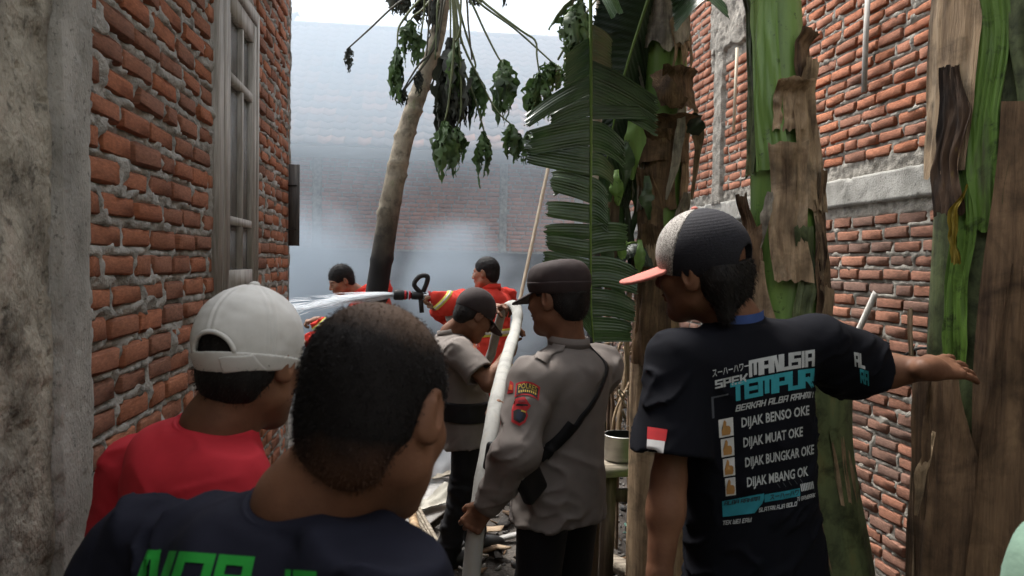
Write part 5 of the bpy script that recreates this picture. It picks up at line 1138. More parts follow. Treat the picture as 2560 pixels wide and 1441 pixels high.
# ---------------- nearest man, cropped black hair, navy shirt
pb_ = Person('nearest man with cropped thinning black hair and navy t-shirt with green lettering', *P(640, 2190, .92)[:2])
f = HeadF(P(945, 1034, .93), -29, -19, -4, 1.01)
man(pb_, f, P(775, 1272, .895), P(640, 2190, .93), P(345, 1405, 1.02), P(945, 1470, .80), P(240, 1900, 1.05), P(1010, 1950, .80), P(330, 2300, 1.15), P(1000, 2300, .95), fat=1.02, nr=.058)
trousers(pb_, m_jean)
m_thin = bpy.data.materials.new('thinning_hair'); m_thin.use_nodes = True
def thin_mat(m, c, rad, scalp, upv, lowz):
    t = m.node_tree; N = t.nodes; L = t.links; b = N['Principled BSDF']; tc = N.new('ShaderNodeTexCoord'); vd_ = N.new('ShaderNodeVectorMath'); vd_.operation = 'DISTANCE'; L.new(tc.outputs['Object'], vd_.inputs[0]); vd_.inputs[1].default_value = tuple(c)
    nz = N.new('ShaderNodeTexNoise'); nz.inputs['Scale'].default_value = 420; nz.inputs['Detail'].default_value = 3; L.new(tc.outputs['Object'], nz.inputs['Vector'])
    n2 = N.new('ShaderNodeTexNoise'); n2.inputs['Scale'].default_value = 25; L.new(tc.outputs['Object'], n2.inputs['Vector'])
    mr = N.new('ShaderNodeMapRange'); mr.inputs[1].default_value = rad * 1.35; mr.inputs[2].default_value = rad * .45; mr.inputs[3].default_value = -.35; mr.inputs[4].default_value = .42; L.new(vd_.outputs['Value'], mr.inputs[0])
    a = N.new('ShaderNodeMath'); a.operation = 'ADD'; mz = N.new('ShaderNodeMath'); mz.operation = 'MULTIPLY_ADD'; mz.inputs[1].default_value = .45; mz.inputs[2].default_value = .27; L.new(nz.outputs['Fac'], mz.inputs[0]); L.new(mz.outputs[0], a.inputs[0]); L.new(mr.outputs[0], a.inputs[1])
    cr = N.new('ShaderNodeValToRGB'); cr.color_ramp.elements[0].position = .45; cr.color_ramp.elements[0].color = (.008, .007, .007, 1); cr.color_ramp.elements[1].position = .95; cr.color_ramp.elements[1].color = (*scalp, 1); L.new(a.outputs[0], cr.inputs[0]); dp_ = N.new('ShaderNodeVectorMath'); dp_.operation = 'DOT_PRODUCT'; L.new(tc.outputs['Object'], dp_.inputs[0]); dp_.inputs[1].default_value = tuple(upv)
    s2 = N.new('ShaderNodeMath'); s2.operation = 'MULTIPLY_ADD'; s2.inputs[1].default_value = .03; L.new(n2.outputs['Fac'], s2.inputs[0]); L.new(dp_.outputs['Value'], s2.inputs[2])
    m3 = N.new('ShaderNodeMapRange'); m3.inputs[1].default_value = lowz + .030; m3.inputs[2].default_value = lowz - .018; m3.inputs[3].default_value = 0; m3.inputs[4].default_value = .8; L.new(s2.outputs[0], m3.inputs[0])
    mx_ = N.new('ShaderNodeMix'); mx_.data_type = 'RGBA'; L.new(m3.outputs[0], mx_.inputs[0]); L.new(cr.outputs[0], mx_.inputs[6]); mx_.inputs[7].default_value = (.085, .042, .026, 1); L.new(mx_.outputs[2], b.inputs['Base Color'])
    b.inputs['Roughness'].default_value = .7; b.inputs['Specular IOR Level'].default_value = .12; bp_ = N.new('ShaderNodeBump'); bp_.inputs['Strength'].default_value = .5; bp_.inputs['Distance'].default_value = .002; L.new(nz.outputs['Fac'], bp_.inputs['Height']); L.new(bp_.outputs[0], b.inputs['Normal'])
thin_mat(m_thin, f(.012, -.030, .120) - pb_.b, .088, (.115, .074, .050), f.R[:, 2], float(np.dot(f(0, 0, -.052) - pb_.b, f.R[:, 2])) - .004)
hair(pb_, m_thin, .003, .007, strands=16000, slen=.0055, seed=7, front=.085, nape=-.092, ns=.0016, flow=(.5, 1., .2))
s = shirt_sdf(pb_, sl=.75, slr=.074, slr2=.084, fold=.008, seed=41, neckr=.069, hump=.010); sh = shirt(pb_, s, m_navy, .0055); collar_ring(pb_, m_navy, .071, .004, .006, h=.010, tilt=.012, parent=sh)
dv = vdir(560, 1420)
pr = Print(pb_, P(338, 1490, .93), P(760, 1520, .86), P(352, 1372, .94), P(760, 1402, .86), dv)
pr.text('NOB', .0, .0, .70, 1.0, i_green, sh, block=True, th=.26, gap=.24, shear=.22, w=.80); pr.text('JT', .76, .0, 1.0, .78, i_green, sh, block=True, th=.2, shear=.1)

# ---------------- policeman gripping the hose
p1 = Person('police officer in dark field cap and taupe uniform near the bench, holding the hose', *P(1402, 1220, 2.62)[:2])
f = HeadF(P(1393, 748, 2.6), 44, -4, 0, 1.03)
HG1, HG2 = P(1193, 1296, 2.46), P(1250, 1030, 2.86); hd_, hn_ = unit(V3(-.55, .12, -.75)), unit(V3(.30, .92, -.08)); WR1 = HG1 - hn_ * .046 - hd_ * .066
man(p1, f, P(1418, 868, 2.6), P(1402, 1215, 2.62), P(1330, 955, 2.46), P(1500, 925, 2.74), P(1292, 1130, 2.36), P(1420, 1090, 3.02), WR1, P(1278, 1030, 2.87),
    hL=dict(d=hd_, n=hn_, curl=(52, 62, 45), thumb=(.6, .5), spread=3, res=.0026), hR=dict(d=P(1245, 1018, 2.84) - P(1278, 1030, 2.87), n=V3(-.15, -.6, -.8), curl=(60, 65, 40), thumb=(.5, .4), spread=2), fat=1.05)
trousers(p1, m_pblack, w=1.05)
hair(p1, m_hair, .004, .008, strands=2500, slen=.007, seed=9, cap=(.03, .05), ns=.002, flow=(.4, 1., .2))
s = shirt_sdf(p1, hem=.10, long=True, slr=.079, w=1.02, dpt=1.04, fold=.0085, seed=77, cuff=.046, neckr=.066, back=.0, hump=.008); sh = shirt(p1, s, m_police, .0065, 'uniform_shirt')
collar_ring(p1, m_police, .069, .020, .005, h=.022, tilt=.004, parent=sh)
# cuff, epaulette, button, strap
cf = S(); a, b = p1.el[0], p1.wr[0]; d = unit(b - a); cf.cone(b - d * .10, b - d * .012, .054, .050, 0); cf.cut(b - d * .016, d); cf.cut(b - d * .085, -d); p1.sdf('cuff', cf, .005, m_police, sh)
def band(p, pts, wd, m, name, parent, d=None, off=.004, th=.003, n=40):
    c = spline(pts, n); T = unitv(np.gradient(c, axis=0)); g = lambda q: p.shirt_f(q.astype(np.float32), True)
    q = c.astype(np.float32)
    for _ in range(30):
        N = unitv(grad(lambda z: p.shirt_f(z, True), q)); q = q - (g(q)[:, None] - off) * .8 * N
    N = unitv(grad(lambda z: p.shirt_f(z, True), q)); B = unitv(np.cross(T, N)); G = np.stack([q - B * wd, q - B * wd + N * th, q + N * th * 1.3, q + B * wd + N * th, q + B * wd], 1)
    return part(name, G.reshape(-1, 3) - p.b, gridF(n, 5), m, parent)
band(p1, [P(1398, 838, 2.53), P(1372, 870, 2.48), P(1345, 910, 2.43)], .024, m_police, 'epaulette', sh)
bt = S(); e = conform(p1, P(1390, 856, 2.5)[None], vdir(1390, 856), .002)[0]; bt.ell(e, (.008, .008, .008), None, 0); p1.sdf('button', bt, .003, inkm('button_grey', (.10, .085, .08)), sh)
strap_m = cloth('black_strap', (.010, .010, .011), rough=.6)
band(p1, [P(1462, 838, 2.62), P(1476, 900, 2.60), P(1474, 960, 2.55), P(1440, 1040, 2.50), P(1400, 1100, 2.48), P(1352, 1150, 2.46)], .011, strap_m, 'bag_strap', p1.th, off=.004)
band(p1, [P(1424, 1052, 2.48), P(1400, 1092, 2.47), P(1360, 1140, 2.45)], .020, strap_m, 'strap_pad', p1.th, off=.009)
# badges: curved name patch, shield and edge of a third
def patch_poly(p, quad, polys, parent, d):
    pr_ = Print(p, *quad, d)
    for nm, V, m, off in polys: pr_.put(nm, V, [list(range(len(V)))], m, parent, off, .02)
    return pr_
Q = (P(1286, 996, 2.36), P(1346, 1004, 2.36), P(1290, 950, 2.36), P(1352, 960, 2.36)); vd1 = vdir(1318, 980)
def arcp(x0, x1, y0, y1, sag, n=9): 
    t = np.linspace(0, 1, n); top = [(x0 + (x1 - x0) * q, y1 + sag * (1 - (2 * q - 1) ** 2)) for q in t]; bot = [(x0 + (x1 - x0) * q, y0 + sag * (1 - (2 * q - 1) ** 2)) for q in t[::-1]]; return top + bot
pp_ = patch_poly(p1, Q, [('badge', arcp(0, 1, .05, .80, .22), i_red, .003), ('badge_field', arcp(.06, .94, .15, .70, .22), i_dk, .0045)], sh, vd1)
V, F = text_mesh('POLRES', bold=.01); V = pp_.fit(V, .12, .42, .88, .72); V[:, 1] += .22 * (1 - (2 * V[:, 0] - 1) ** 2) - .02; pp_.put('lettering', V, F, i_yellow, sh, .006, .02)
for k in range(9): x = .14 + k * .085; pp_.put('lettering', [[x, .24 + .2 * (1 - (2 * x - 1) ** 2)], [x + .05, .24 + .2 * (1 - (2 * x - 1) ** 2)], [x + .05, .36 + .2 * (1 - (2 * x - 1) ** 2)], [x, .36 + .2 * (1 - (2 * x - 1) ** 2)]], [[0, 1, 2, 3]], i_yellow, sh, .006)
Q = (P(1276, 1058, 2.33), P(1322, 1064, 2.33), P(1282, 986, 2.35), P(1330, 996, 2.35))
pp_ = patch_poly(p1, Q, [('badge', [(.05, .05), (.5, -.05), (.80, .10), (.90, .35), (.80, .5), (1.0, .72), (.9, .78), (.62, 1.0), (.30, .92), (.12, .84), (.22, .62), (.0, .45)], i_red, .003),
    ('badge_field', [(.14, .14), (.5, .05), (.72, .16), (.80, .35), (.66, .52), (.3, .52), (.1, .42)], i_dk, .0045), ('badge_emblem', [(.28, .2), (.45, .12), (.6, .22), (.62, .4), (.5, .5), (.32, .46)], inkm('emblem_dark', (.015, .02, .04)), .006), ('badge_emblem', [(.5, .46), (.78, .44), (.76, .49), (.52, .52)], i_yellow, .007), ('badge_field', [(.2, .62), (.85, .70), (.80, .75), (.25, .70)], i_dk, .0045), ('badge_field', [(.3, .76), (.72, .82), (.62, .90), (.32, .84)], inkm('emblem_wine', (.16, .015, .02)), .0045)], sh, vd1)
Q = (P(1268, 985, 2.42), P(1283, 985, 2.40), P(1272, 950, 2.42), P(1284, 955, 2.40)); patch_poly(p1, Q, [('badge', [(0, 0), (1, .1), (1, .9), (.3, 1)], i_red, .003), ('badge_field', [(.2, .3), (.8, .3), (.8, .7), (.3, .7)], i_orange, .0045)], sh, vd1)
# field cap
c1 = S(); c1.ell(f(0, -.010, .062), f.r(.093, .114, .098), f.R, 0); c1.cut(f(0, 0, .130), f.d(0, .06, 1), .03); c1.cut(f(0, 0, .022), f.d(0, .05, -1), .003)
c1.post.append(lambda q: (.004 * fbm((q - p1.f.c) * 14, 3, 4)).astype(np.float32)); cap = p1.sdf('cap', c1, .0038, m_brown)
bnd = S(); bnd.ell(f(0, -.010, .062), f.r(.0955, .1165, .100), f.R, 0); bnd.cut(f(0, 0, .060), f.d(0, -.02, 1), .003); bnd.cut(f(0, 0, .020), f.d(0, .05, -1), .003); p1.sdf('cap_band', bnd, .0038, m_brown, cap); brim(p1, cap, m_brown, .0035, z0=.030, slope=-.42, l=.07)
# shoulder bag and front pouch (carried things of their own)
def pouch(label, c, h, rot, m, zip_=True):
    t = thing('pouch', label, 'pouch', tuple(c)); s_ = S(); Rm = rotm(*rot); s_.bx(V3(0, 0, 0), h, Rm, min(h) * .7); s_.post.append(lambda q: (.004 * fbm(q * 12, 2, 3)).astype(np.float32)); V, F = net(s_, V3(-.2, -.2, -.2), V3(.2, .2, .2), .005); part('bag', V, F, m, t)
    z = MB(); z.tube([Rm @ V3(-h[0] * .8, -h[1] * .9, h[2] * .85), Rm @ V3(0, -h[1] * 1.02, h[2] * .9), Rm @ V3(h[0] * .8, -h[1] * .9, h[2] * .85)], .003, 5); z.out('zip', m_sil, t)
m_bag = cloth('black_bag', (.009, .009, .010), rough=.55)
pouch('black shoulder bag hanging at the hip of the officer by the bench', P(1325, 1205, 2.40), (.050, .022, .062), (40, 0, -32), m_bag)
pouch('small black zipped pouch against the hose in front of the officer', P(1234, 1142, 2.52), (.032, .018, .048), (30, 0, 12), m_bag)

# ---------------- policeman lifting the hose
p2 = Person('bent police officer in dark brown cap and short sleeves lifting the hose bend', *P(1150, 1300, 4.1)[:2])
f = HeadF(P(1186, 790, 4.1), -66, -30, 0, 1.06)
HG3, HG4 = P(1284, 832, 3.98), P(1268, 762, 4.18)
man(p2, f, P(1130, 836, 4.12), P(1162, 1035, 4.12), P(1112, 862, 4.32), P(1150, 880, 3.94), P(1175, 812, 4.48), P(1222, 962, 3.82), P(1236, 772, 4.26), P(1280, 868, 3.92), feet=[P(1185, 1400, 4.3), P(1118, 1400, 4.1)],
    hL=dict(d=P(1290, 760, 4.16) - P(1236, 772, 4.26), n=V3(.2, -.2, -1), curl=(35, 55, 40), thumb=(.5, .4), res=.0035), hR=dict(d=P(1288, 815, 3.98) - P(1280, 868, 3.92), n=V3(.9, .3, .1), curl=(45, 60, 40), thumb=(.5, .4), res=.0035), hres=.0045, fat=1.05)
trousers(p2, m_pblack, w=1.0)
hair(p2, m_hair, .005, .008, strands=1500, slen=.007, seed=11, cap=(.02, .08), ns=.002)
s = shirt_sdf(p2, hem=.17, w=.96, dpt=1.05, sl=.72, slr=.078, slr2=.083, fold=.008, seed=88, neckr=.066, hump=.012); sh = shirt(p2, s, m_police, .0085, 'uniform_shirt'); collar_ring(p2, m_police, .070, .012, .006, h=.022, tilt=.0, parent=sh)
bl = S(); bl.add(lambda q: np.abs(p2.shirt_f(q, True) - .012) - .012, 0, '&', None); bl.ops = []; bl.add(lambda q: p2.shirt_f(q, True) - .014, 0, '+', (p2.pel - .3, p2.pel + .3)); bl.cut(p2.pel + V3(0, 0, .085), V3(.0, 0, 1)); bl.cut(p2.pel - V3(0, 0, .02), V3(0, 0, -1)); p2.sdf('belt', bl, .008, strap_m)
c1 = crown(f, (.092, .113, .104), z=.010, sl=.08); cap = p2.sdf('cap', c1, .0045, m_brown); brim(p2, cap, m_brown, .004, z0=.026, slope=-.35, l=.085)
gl = MB()
for mm in (-1, 1): gl.tube(np.array([f(mm * .082, -.02, .012), f(mm * .080, .05, .012), f(mm * .064, .098, .008)]) - p2.b, .0028, 5)
gl.out('glasses_arm', m_dark, p2.th, kind='stuff'); 
for mm in (-1, 1): s_ = S(); s_.ell(f(mm * .035, .104, .002), f.r(.030, .006, .021), f.R @ rotm(mm * -14), 0); p2.sdf('lens', s_, .004, m_glass)
Q = (P(1174, 872, 3.8), P(1205, 876, 3.8), P(1176, 836, 3.8), P(1200, 840, 3.8)); patch_poly(p2, Q, [('badge', [(.0, .5), (.45, 0), (1, .1), (.98, .5), (.5, 1), (.05, 1)], i_orange, .004), ('badge_field', [(.3, .1), (.9, .1), (.85, .5), (.4, .6)], i_red, .006), ('badge_emblem', [(.5, .2), (.75, .25), (.7, .35), (.55, .45), (.45, .4)], i_bright, .008)], sh, vdir(1190, 855))
wt = S(); d = unit(p2.wr[0] - p2.el[0]); wt.cone(p2.wr[0] - d * .035, p2.wr[0] - d * .005, .030, .029, 0); wt.cut(p2.wr[0] - d * .008, d); wt.cut(p2.wr[0] - d * .036, -d); w_ = p2.sdf('watch', wt, .004, m_dark); w2 = S(); w2.ell(p2.wr[0] - d * .02 + V3(-.01, -.03, .012), (.017, .008, .017), None, 0); p2.sdf('watch_face', w2, .004, m_sil, w_)

# ---------------- firefighters
def reflective(p, c, n, wid, name='reflective_band', off=.006, rad=.3, res=.008):
    out = None
    for k, (a, b, m, o) in enumerate(((-wid, wid, m_yel, off), (-wid * .45, wid * .45, m_sil, off + .003))):
        s_ = S(); s_.add(lambda q, o=o: p.shirt_f(q, True) - o, 0, '+', (c - rad, c + rad)); s_.cut(c + n * b, n); s_.cut(c + n * a, -n)
        s_.ell(c, (rad * .98,) * 3, None, 0, '&'); o_ = p.sdf(name if k == 0 else 'silver_strip', s_, res, m, out or p.th, lo=c - rad, hi=c + rad); out = out or o_
p3 = Person('firefighter in red jacket with yellow reflective bands aiming the nozzle', *P(1228, 1150, 6.2)[:2])
f = HeadF(P(1214, 684, 6.2), 58, -4, 0, 1.06)
man(p3, f, P(1226, 728, 6.22), P(1230, 885, 6.22), P(1172, 752, 6.02), P(1258, 742, 6.42), P(1118, 762, 5.80), P(1190, 830, 6.55), P(1092, 738, 5.78), P(1095, 775, 6.05),
    hL=dict(d=P(1062, 742, 5.78) - P(1095, 735, 5.78), n=V3(-.1, .2, -1), curl=(50, 60, 40), res=.005), hR=dict(d=P(1065, 760, 5.95) - P(1098, 772, 6.05), n=V3(0, -.2, 1), curl=(50, 60, 40), res=.005), skin=m_skin2, hres=.0055, fat=1.04)
trousers(p3, cloth('fire_trousers', (.50, .05, .03)), w=1.1, res=.014)
hair(p3, m_hair, .006, .007, strands=1500, slen=.009, seed=13, fade=.6)
s = shirt_sdf(p3, hem=.22, long=True, slr=.100, w=1.08, dpt=1.15, fold=.012, seed=99, cuff=.075, neckr=.075); sh = shirt(p3, s, m_ff, .010, 'jacket', hem=.25); collar_ring(p3, m_ff, .078, .03, .008, h=.035, parent=sh)
cl = MB(); 
reflective(p3, p3.pel + p3.R[:, 2] * .18, p3.R[:, 2], .032); reflective(p3, p3.pel - p3.R[:, 2] * .12, p3.R[:, 2], .025)
d = unit(p3.wr[0] - p3.el[0]); reflective(p3, p3.wr[0] - d * .06, d, .020, rad=.14)
p4_ = Person('firefighter in red jacket leaning forward behind the papaya trunk', *P(965, 1080, 7.05)[:2])
f = HeadF(P(853, 704, 6.9), 112, -22, 0, 1.08)
man(p4_, f, P(902, 734, 6.98), P(990, 865, 7.05), P(905, 768, 6.80), P(955, 722, 7.22), P(835, 850, 6.62), P(850, 860, 7.3), P(790, 800, 6.58), P(775, 850, 7.1), hL=dict(d=V3(-1, .1, -.2), n=V3(0, .2, -1), res=.005, curl=(50, 60, 40)), hR=dict(d=V3(-1, 0, -.2), n=V3(0, .2, -1), res=.005, curl=(50, 60, 40)), skin=m_skin2, hres=.0055)
trousers(p4_, cloth('fire_trousers', (.50, .05, .03)), w=1.1, res=.014)
hair(p4_, m_hair, .006, .013, strands=2500, slen=.022, seed=17, top=1.7, fade=.9, front=.095)
s = shirt_sdf(p4_, hem=.20, long=True, slr=.095, w=1.05, dpt=1.15, fold=.012, seed=111, cuff=.07, neckr=.078, hump=.085); sh = shirt(p4_, s, m_ff, .010, 'jacket', hem=.25); collar_ring(p4_, m_ff, .080, .022, .008, h=.03, parent=sh)
d = unit(p4_.wr[0] - p4_.el[0]); reflective(p4_, p4_.wr[0] - d * .05, d, .018, rad=.13); reflective(p4_, p4_.pel + p4_.R[:, 2] * .16, p4_.R[:, 2], .028)
for p_ in (p3, p4_, p2):
    for mm in (-1, 1):
        f = p_.f; s_ = S(); s_.ell(f(mm * .031, .0935, .003), f.r(.010, .004, .006), f.R, 0); e = p_.sdf('eye', s_, .0035, m_iris)
        s_ = S(); s_.cone(f(mm * .016, .096, .026), f(mm * .048, .080, .028), .004 * f.k, .003 * f.k, 0); p_.sdf('eyebrow', s_, .004, m_hair)

# ---------------- onlooker in mint knit at the right edge
p5_ = Person('onlooker in pale mint green knitted top, shoulder just inside the frame', *P(2850, 2000, 1.0)[:2])
f = HeadF(P(2870, 1120, 1.02), 10, -8, 0, 1.0)
man(p5_, f, P(2900, 1325, 1.0), P(2905, 2050, 1.0), P(2696, 1440, 1.0), P(3090, 1430, 1.05), P(2656, 1800, 1.0), P(3120, 1800, 1.05), P(2670, 2150, 1.1), P(3080, 2150, 1.15), hres=.006, hands_res=.005)
trousers(p5_, m_jean, res=.014); hair(p5_, m_hair, .006, .010, seed=23)
s = shirt_sdf(p5_, sl=.8, slr=.080, slr2=.088, fold=.004, seed=131); shirt(p5_, s, m_mint, .008)
# ------------------------------------------------------------------ hose, nozzle, water
m_hose = M('white_hose_cloth', (.22, .22, .205), (.31, .31, .29), 5, (3, 3, .8), 8, rough=.8, bump=.5, bscale=160, c3=(.30, .27, .22), pos=(.3, .55, .82), dist=.002)
hp = [P(1010, 2000, 1.9), P(1100, 1950, 2.25), P(1152, 1700, 2.38), P(1178, 1441, 2.42), P(1194, 1290, 2.46), P(1216, 1150, 2.58), P(1240, 1010, 2.83), P(1266, 900, 3.35), P(1288, 828, 3.92), P(1294, 785, 4.08), P(1281, 762, 4.19), P(1258, 778, 4.38), P(1240, 835, 4.55), P(1222, 900, 4.75), P(1190, 930, 5.1), P(1150, 870, 5.6), P(1112, 768, 5.86), P(1080, 742, 5.8)]
hp[0][2] = gh(*hp[0][:2]) + .04; hp[1][2] = gh(*hp[1][:2]) + .04
hb_ = hp[1].copy(); hb_[2] = 0; hos = thing('fire_hose', 'thick white canvas fire hose bent over the police officers hands', 'hose', tuple(hb_))
ang_ = spline(hp, 140)
MB().tube(ang_ - hb_, .0300 + .0014 * vn(np.stack([np.arange(140) * .7, np.zeros(140), np.zeros(140)], 1), 3), 16, flat=.82, wob=.035).out('hose', m_hose, hos)
nz0, nz1 = P(1088, 742, 5.80), P(984, 737, 5.74); nzt = thing('hose_nozzle', 'black and red hose nozzle with a loop handle held out by the firefighter', 'nozzle', tuple(nz0))
ax_ = unit(nz1 - nz0); NL = np.linalg.norm(nz1 - nz0); up_ = unit(V3(0, 0, 1) - ax_ * ax_[2]); sd_ = np.cross(ax_, up_); Mz = np.stack([sd_, up_, ax_], 1)
def lz(name, prof, m, par=nzt): return MB().lathe([(r, z * NL) for r, z in prof], 18, M=Mz).out(name, m, par)
m_chrome = M('nozzle_metal', (.45, .45, .45), (.6, .6, .6), 9, rough=.25, bump=0, metal=1); m_rubber = M('black_rubber', (.012, .012, .013), (.02, .02, .02), 9, rough=.5, bump=.1); m_redp = M('red_plastic', (.42, .02, .03), rough=.4, bump=0)
lz('barrel', [(.0, -.1), (.028, -.1), (.030, .1), (.024, .12), (.024, .62), (.0, .62)], m_chrome); lz('bell', [(.0, .66), (.030, .66), (.033, .74), (.040, .78), (.042, .96), (.036, 1.0), (.022, 1.0), (.018, .93), (0, .93)], m_rubber)
lz('ring', [(.026, .60), (.034, .60), (.034, .64), (.026, .64)], m_redp); lz('ring', [(.026, .70), (.037, .70), (.037, .745), (.026, .745)], m_redp); lz('ring', [(.026, .12), (.044, .12), (.044, .17), (.026, .17)], m_redp); lz('grip', [(.026, .30), (.032, .31), (.032, .56), (.026, .57)], m_rubber)
hn = [nz0 + ax_ * NL * .34 + up_ * .02, nz0 + ax_ * NL * .52 + up_ * .085, nz0 + ax_ * NL * .40 + up_ * .150, nz0 + ax_ * NL * .22 + up_ * .155, nz0 + ax_ * NL * .22 + up_ * .105, nz0 + ax_ * NL * .30 + up_ * .03]
MB().tube(spline(hn, 26) - nz0, .019, 8).out('handle', m_rubber, nzt); MB().tube(np.array([nz0 + ax_ * NL * .35 - up_ * .02, nz0 + ax_ * NL * .30 - up_ * .13]) - nz0, .018, 8).out('grip', m_rubber, nzt)
m_wat = bpy.data.materials.new('white_water'); m_wat.use_nodes = True; t_ = m_wat.node_tree; b = t_.nodes['Principled BSDF']; b.inputs['Base Color'].default_value = (.88, .92, .95, 1); b.inputs['Roughness'].default_value = .3; b.inputs['Alpha'].default_value = .5
tl_ = t_.nodes.new('ShaderNodeBsdfTranslucent'); tl_.inputs[0].default_value = (.9, .93, .96, 1); tp_ = t_.nodes.new('ShaderNodeBsdfTransparent'); ms_ = t_.nodes.new('ShaderNodeMixShader'); ms2 = t_.nodes.new('ShaderNodeMixShader'); ms_.inputs[0].default_value = .5; ms2.inputs[0].default_value = .36
b.inputs['Alpha'].default_value = 1; t_.links.new(b.outputs[0], ms_.inputs[1]); t_.links.new(tl_.outputs[0], ms_.inputs[2]); t_.links.new(tp_.outputs[0], ms2.inputs[1]); t_.links.new(ms_.outputs[0], ms2.inputs[2]); t_.links.new(ms2.outputs[0], t_.nodes['Material Output'].inputs[0])
jt = MB(); j0, j1, j2 = nz1, P(860, 746, 5.7), P(560, 795, 5.6); r_ = np.random.default_rng(4)
def jp(s, a, b_): 
    c = j0 * (1 - s) ** 2 + 2 * j1 * s * (1 - s) + j2 * s * s; w_ = .012 + .055 * s
    return c + np.array([0, a, b_]) * w_
for k in range(400):
    a = r_.normal(0, .45); b_ = r_.normal(0, .45); s0 = r_.uniform(-.05, .9) if k > 120 else 0; ln = r_.uniform(.05, .22) if k > 120 else r_.uniform(.2, .5); s0 = max(0, s0)
    q = np.array([jp(s0 + ln * i / 5, a * (1 + .3 * i / 5), b_ * (1 + .3 * i / 5)) for i in range(6)]) - nz1; rr = (.0045 if k < 120 else .0030) * r_.uniform(.6, 1.3)
    jt.tube(q, rr * np.array([.4, .9, 1, .9, .7, .2]), 4)
tag(jt.out('water_jet', m_wat), 'white water jet spraying from the nozzle towards the left', 'water jet', kind='stuff').location = tuple(nz1)

# ------------------------------------------------------------------ bench, pot and rubble
m_plank = M('grey_plank', (.13, .105, .08), (.32, .28, .22), 5, (.8, 8, 8), 8, rough=.85, bump=.7, bscale=40, bstretch=(.8, 10, 10), c3=(.42, .38, .31), dist=.004); m_post = M('brown_post', (.07, .05, .035), (.19, .14, .10), 5, (8, 8, .8), 8, rough=.85, bump=.6, bscale=40, bstretch=(10, 10, .8), dist=.003)
zt = .675; bl0 = PZ(1478, 1170, zt); be = thing('wooden_bench', 'rough wooden bench with a broken edge carrying the cooking pot', 'bench', (bl0[0], bl0[1], 0))
def plank(u0, u1, y0, y1, z, th, seed, rag=.02):
    r = np.random.default_rng(seed); n = 34; us = np.linspace(u0, u1, n); mb = MB(); top = []; 
    f0 = y0 + rag * fbm(np.stack([us * 9, us * 0 + seed, us * 0], -1), 3, seed); ring = np.stack([np.stack([us, f0, us * 0 + z], 1), np.stack([us, us * 0 + y1, us * 0 + z], 1), np.stack([us, us * 0 + y1, us * 0 + z - th], 1), np.stack([us, f0 + .012 + .01 * fbm(np.stack([us * 20, us * 0 + seed, us * 0], -1), 2, seed), us * 0 + z - th], 1)], 1)
    mb.add(ring.reshape(-1, 3), [[i * 4 + j, (i + 1) * 4 + j, (i + 1) * 4 + (j + 1) % 4, i * 4 + (j + 1) % 4][::-1] for i in range(n - 1) for j in range(4)] + [[0, 1, 2, 3], [(n - 1) * 4 + k for k in (3, 2, 1, 0)]]); return mb
plank(-.12, .95, -.02, .15, zt, .045, 3, .05).out('plank', m_plank, be, smooth=False); plank(-.06, .95, .158, .33, zt - .004, .040, 5, .006).out('plank', m_plank, be, smooth=False)
for (u, y) in ((.10, .05), (.85, .05), (.10, .28), (.85, .28)): MB().box((u, y, zt / 2 - .04), (.032, .026, zt / 2 - .006), rot=(0, .02, 0)).out('leg', m_post, be, smooth=False)
MB().box((.475, .05, .52), (.34, .016, .03)).out('rail', m_post, be, smooth=False)
pt = PZ(1553, 1150, zt); pt[2] = zt + .001; pot = thing('cooking_pot', 'dull silver cooking pot with a black inside standing on the bench', 'pot', tuple(pt))
m_alu = M('dull_aluminium', (.30, .295, .28), (.42, .41, .39), 4, (1, 1, 5), rough=.42, bump=.1, metal=.75, bscale=90)
rp = 44 / FPX * 3.78
MB().lathe([(0, 0), (rp * .90, .0), (rp * .97, .008), (rp, .02), (rp, .125), (rp * 1.06, .128), (rp * 1.06, .132), (rp * .985, .133)], 40).out('body', m_alu, pot); MB().lathe([(rp * .985, .133), (rp * .975, .12), (rp * .96, .012), (0, .010)], 40).out('inside', M('black_coating', (.015, .015, .016), rough=.35, bump=0), pot)
# dead stalks and a rail behind the bench
m_char = M('charred_wood', (.012, .011, .010), (.055, .048, .042), 8, (1, 6, 6), rough=.85, bump=.6, c3=(.14, .12, .10))
for k, (x0, y0, x1, y1, d0, wd, m) in enumerate([(1512, 700, 1532, 1080, 4.5, .035, m_bdry2), (1535, 820, 1520, 1100, 4.4, .022, m_bdark), (1566, 760, 1545, 1090, 4.3, .03, m_bdry), (1588, 700, 1572, 1080, 4.2, .026, m_bdry2), (1600, 840, 1530, 1075, 4.2, .014, m_bdry), (1552, 880, 1590, 1090, 4.3, .018, m_bpale), (1520, 900, 1512, 1090, 4.6, .028, m_leaf_d)]):
    a, b = P(x0, y0, d0), P(x1, y1, d0 - .05); a2 = b + (b - a) * .001; low = PZ(x1 + rng.uniform(-8, 8), 655 + 1.68 * FPX / (d0 + .05), 0); base_ = V3(low[0], low[1], 0)
    t = thing('dead_stalk', ['brown dead banana stalk bent beside the bench', 'rotten dark stalk standing behind the pot', 'tan dried stalk nearest the banana plant', 'dry brown stalk rising past the hanging leaf edge', 'thin straw coloured stalk crossing the others slantwise', 'pale dried strip leaning right behind the pot', 'dark limp leaf stalk behind the officer'][k], 'stalk', tuple(base_), group='dead stalks behind the bench')
    c = spline([low, b, (a + b) / 2 + rng.uniform(-.02, .02, 3), a], 22) - base_; MB().tube(c, np.interp(np.linspace(0, 1, 22), [0, .5, 1], [wd * .8, wd, wd * .35]), 8, flat=.45, wob=.25).out('stalk', m, t)
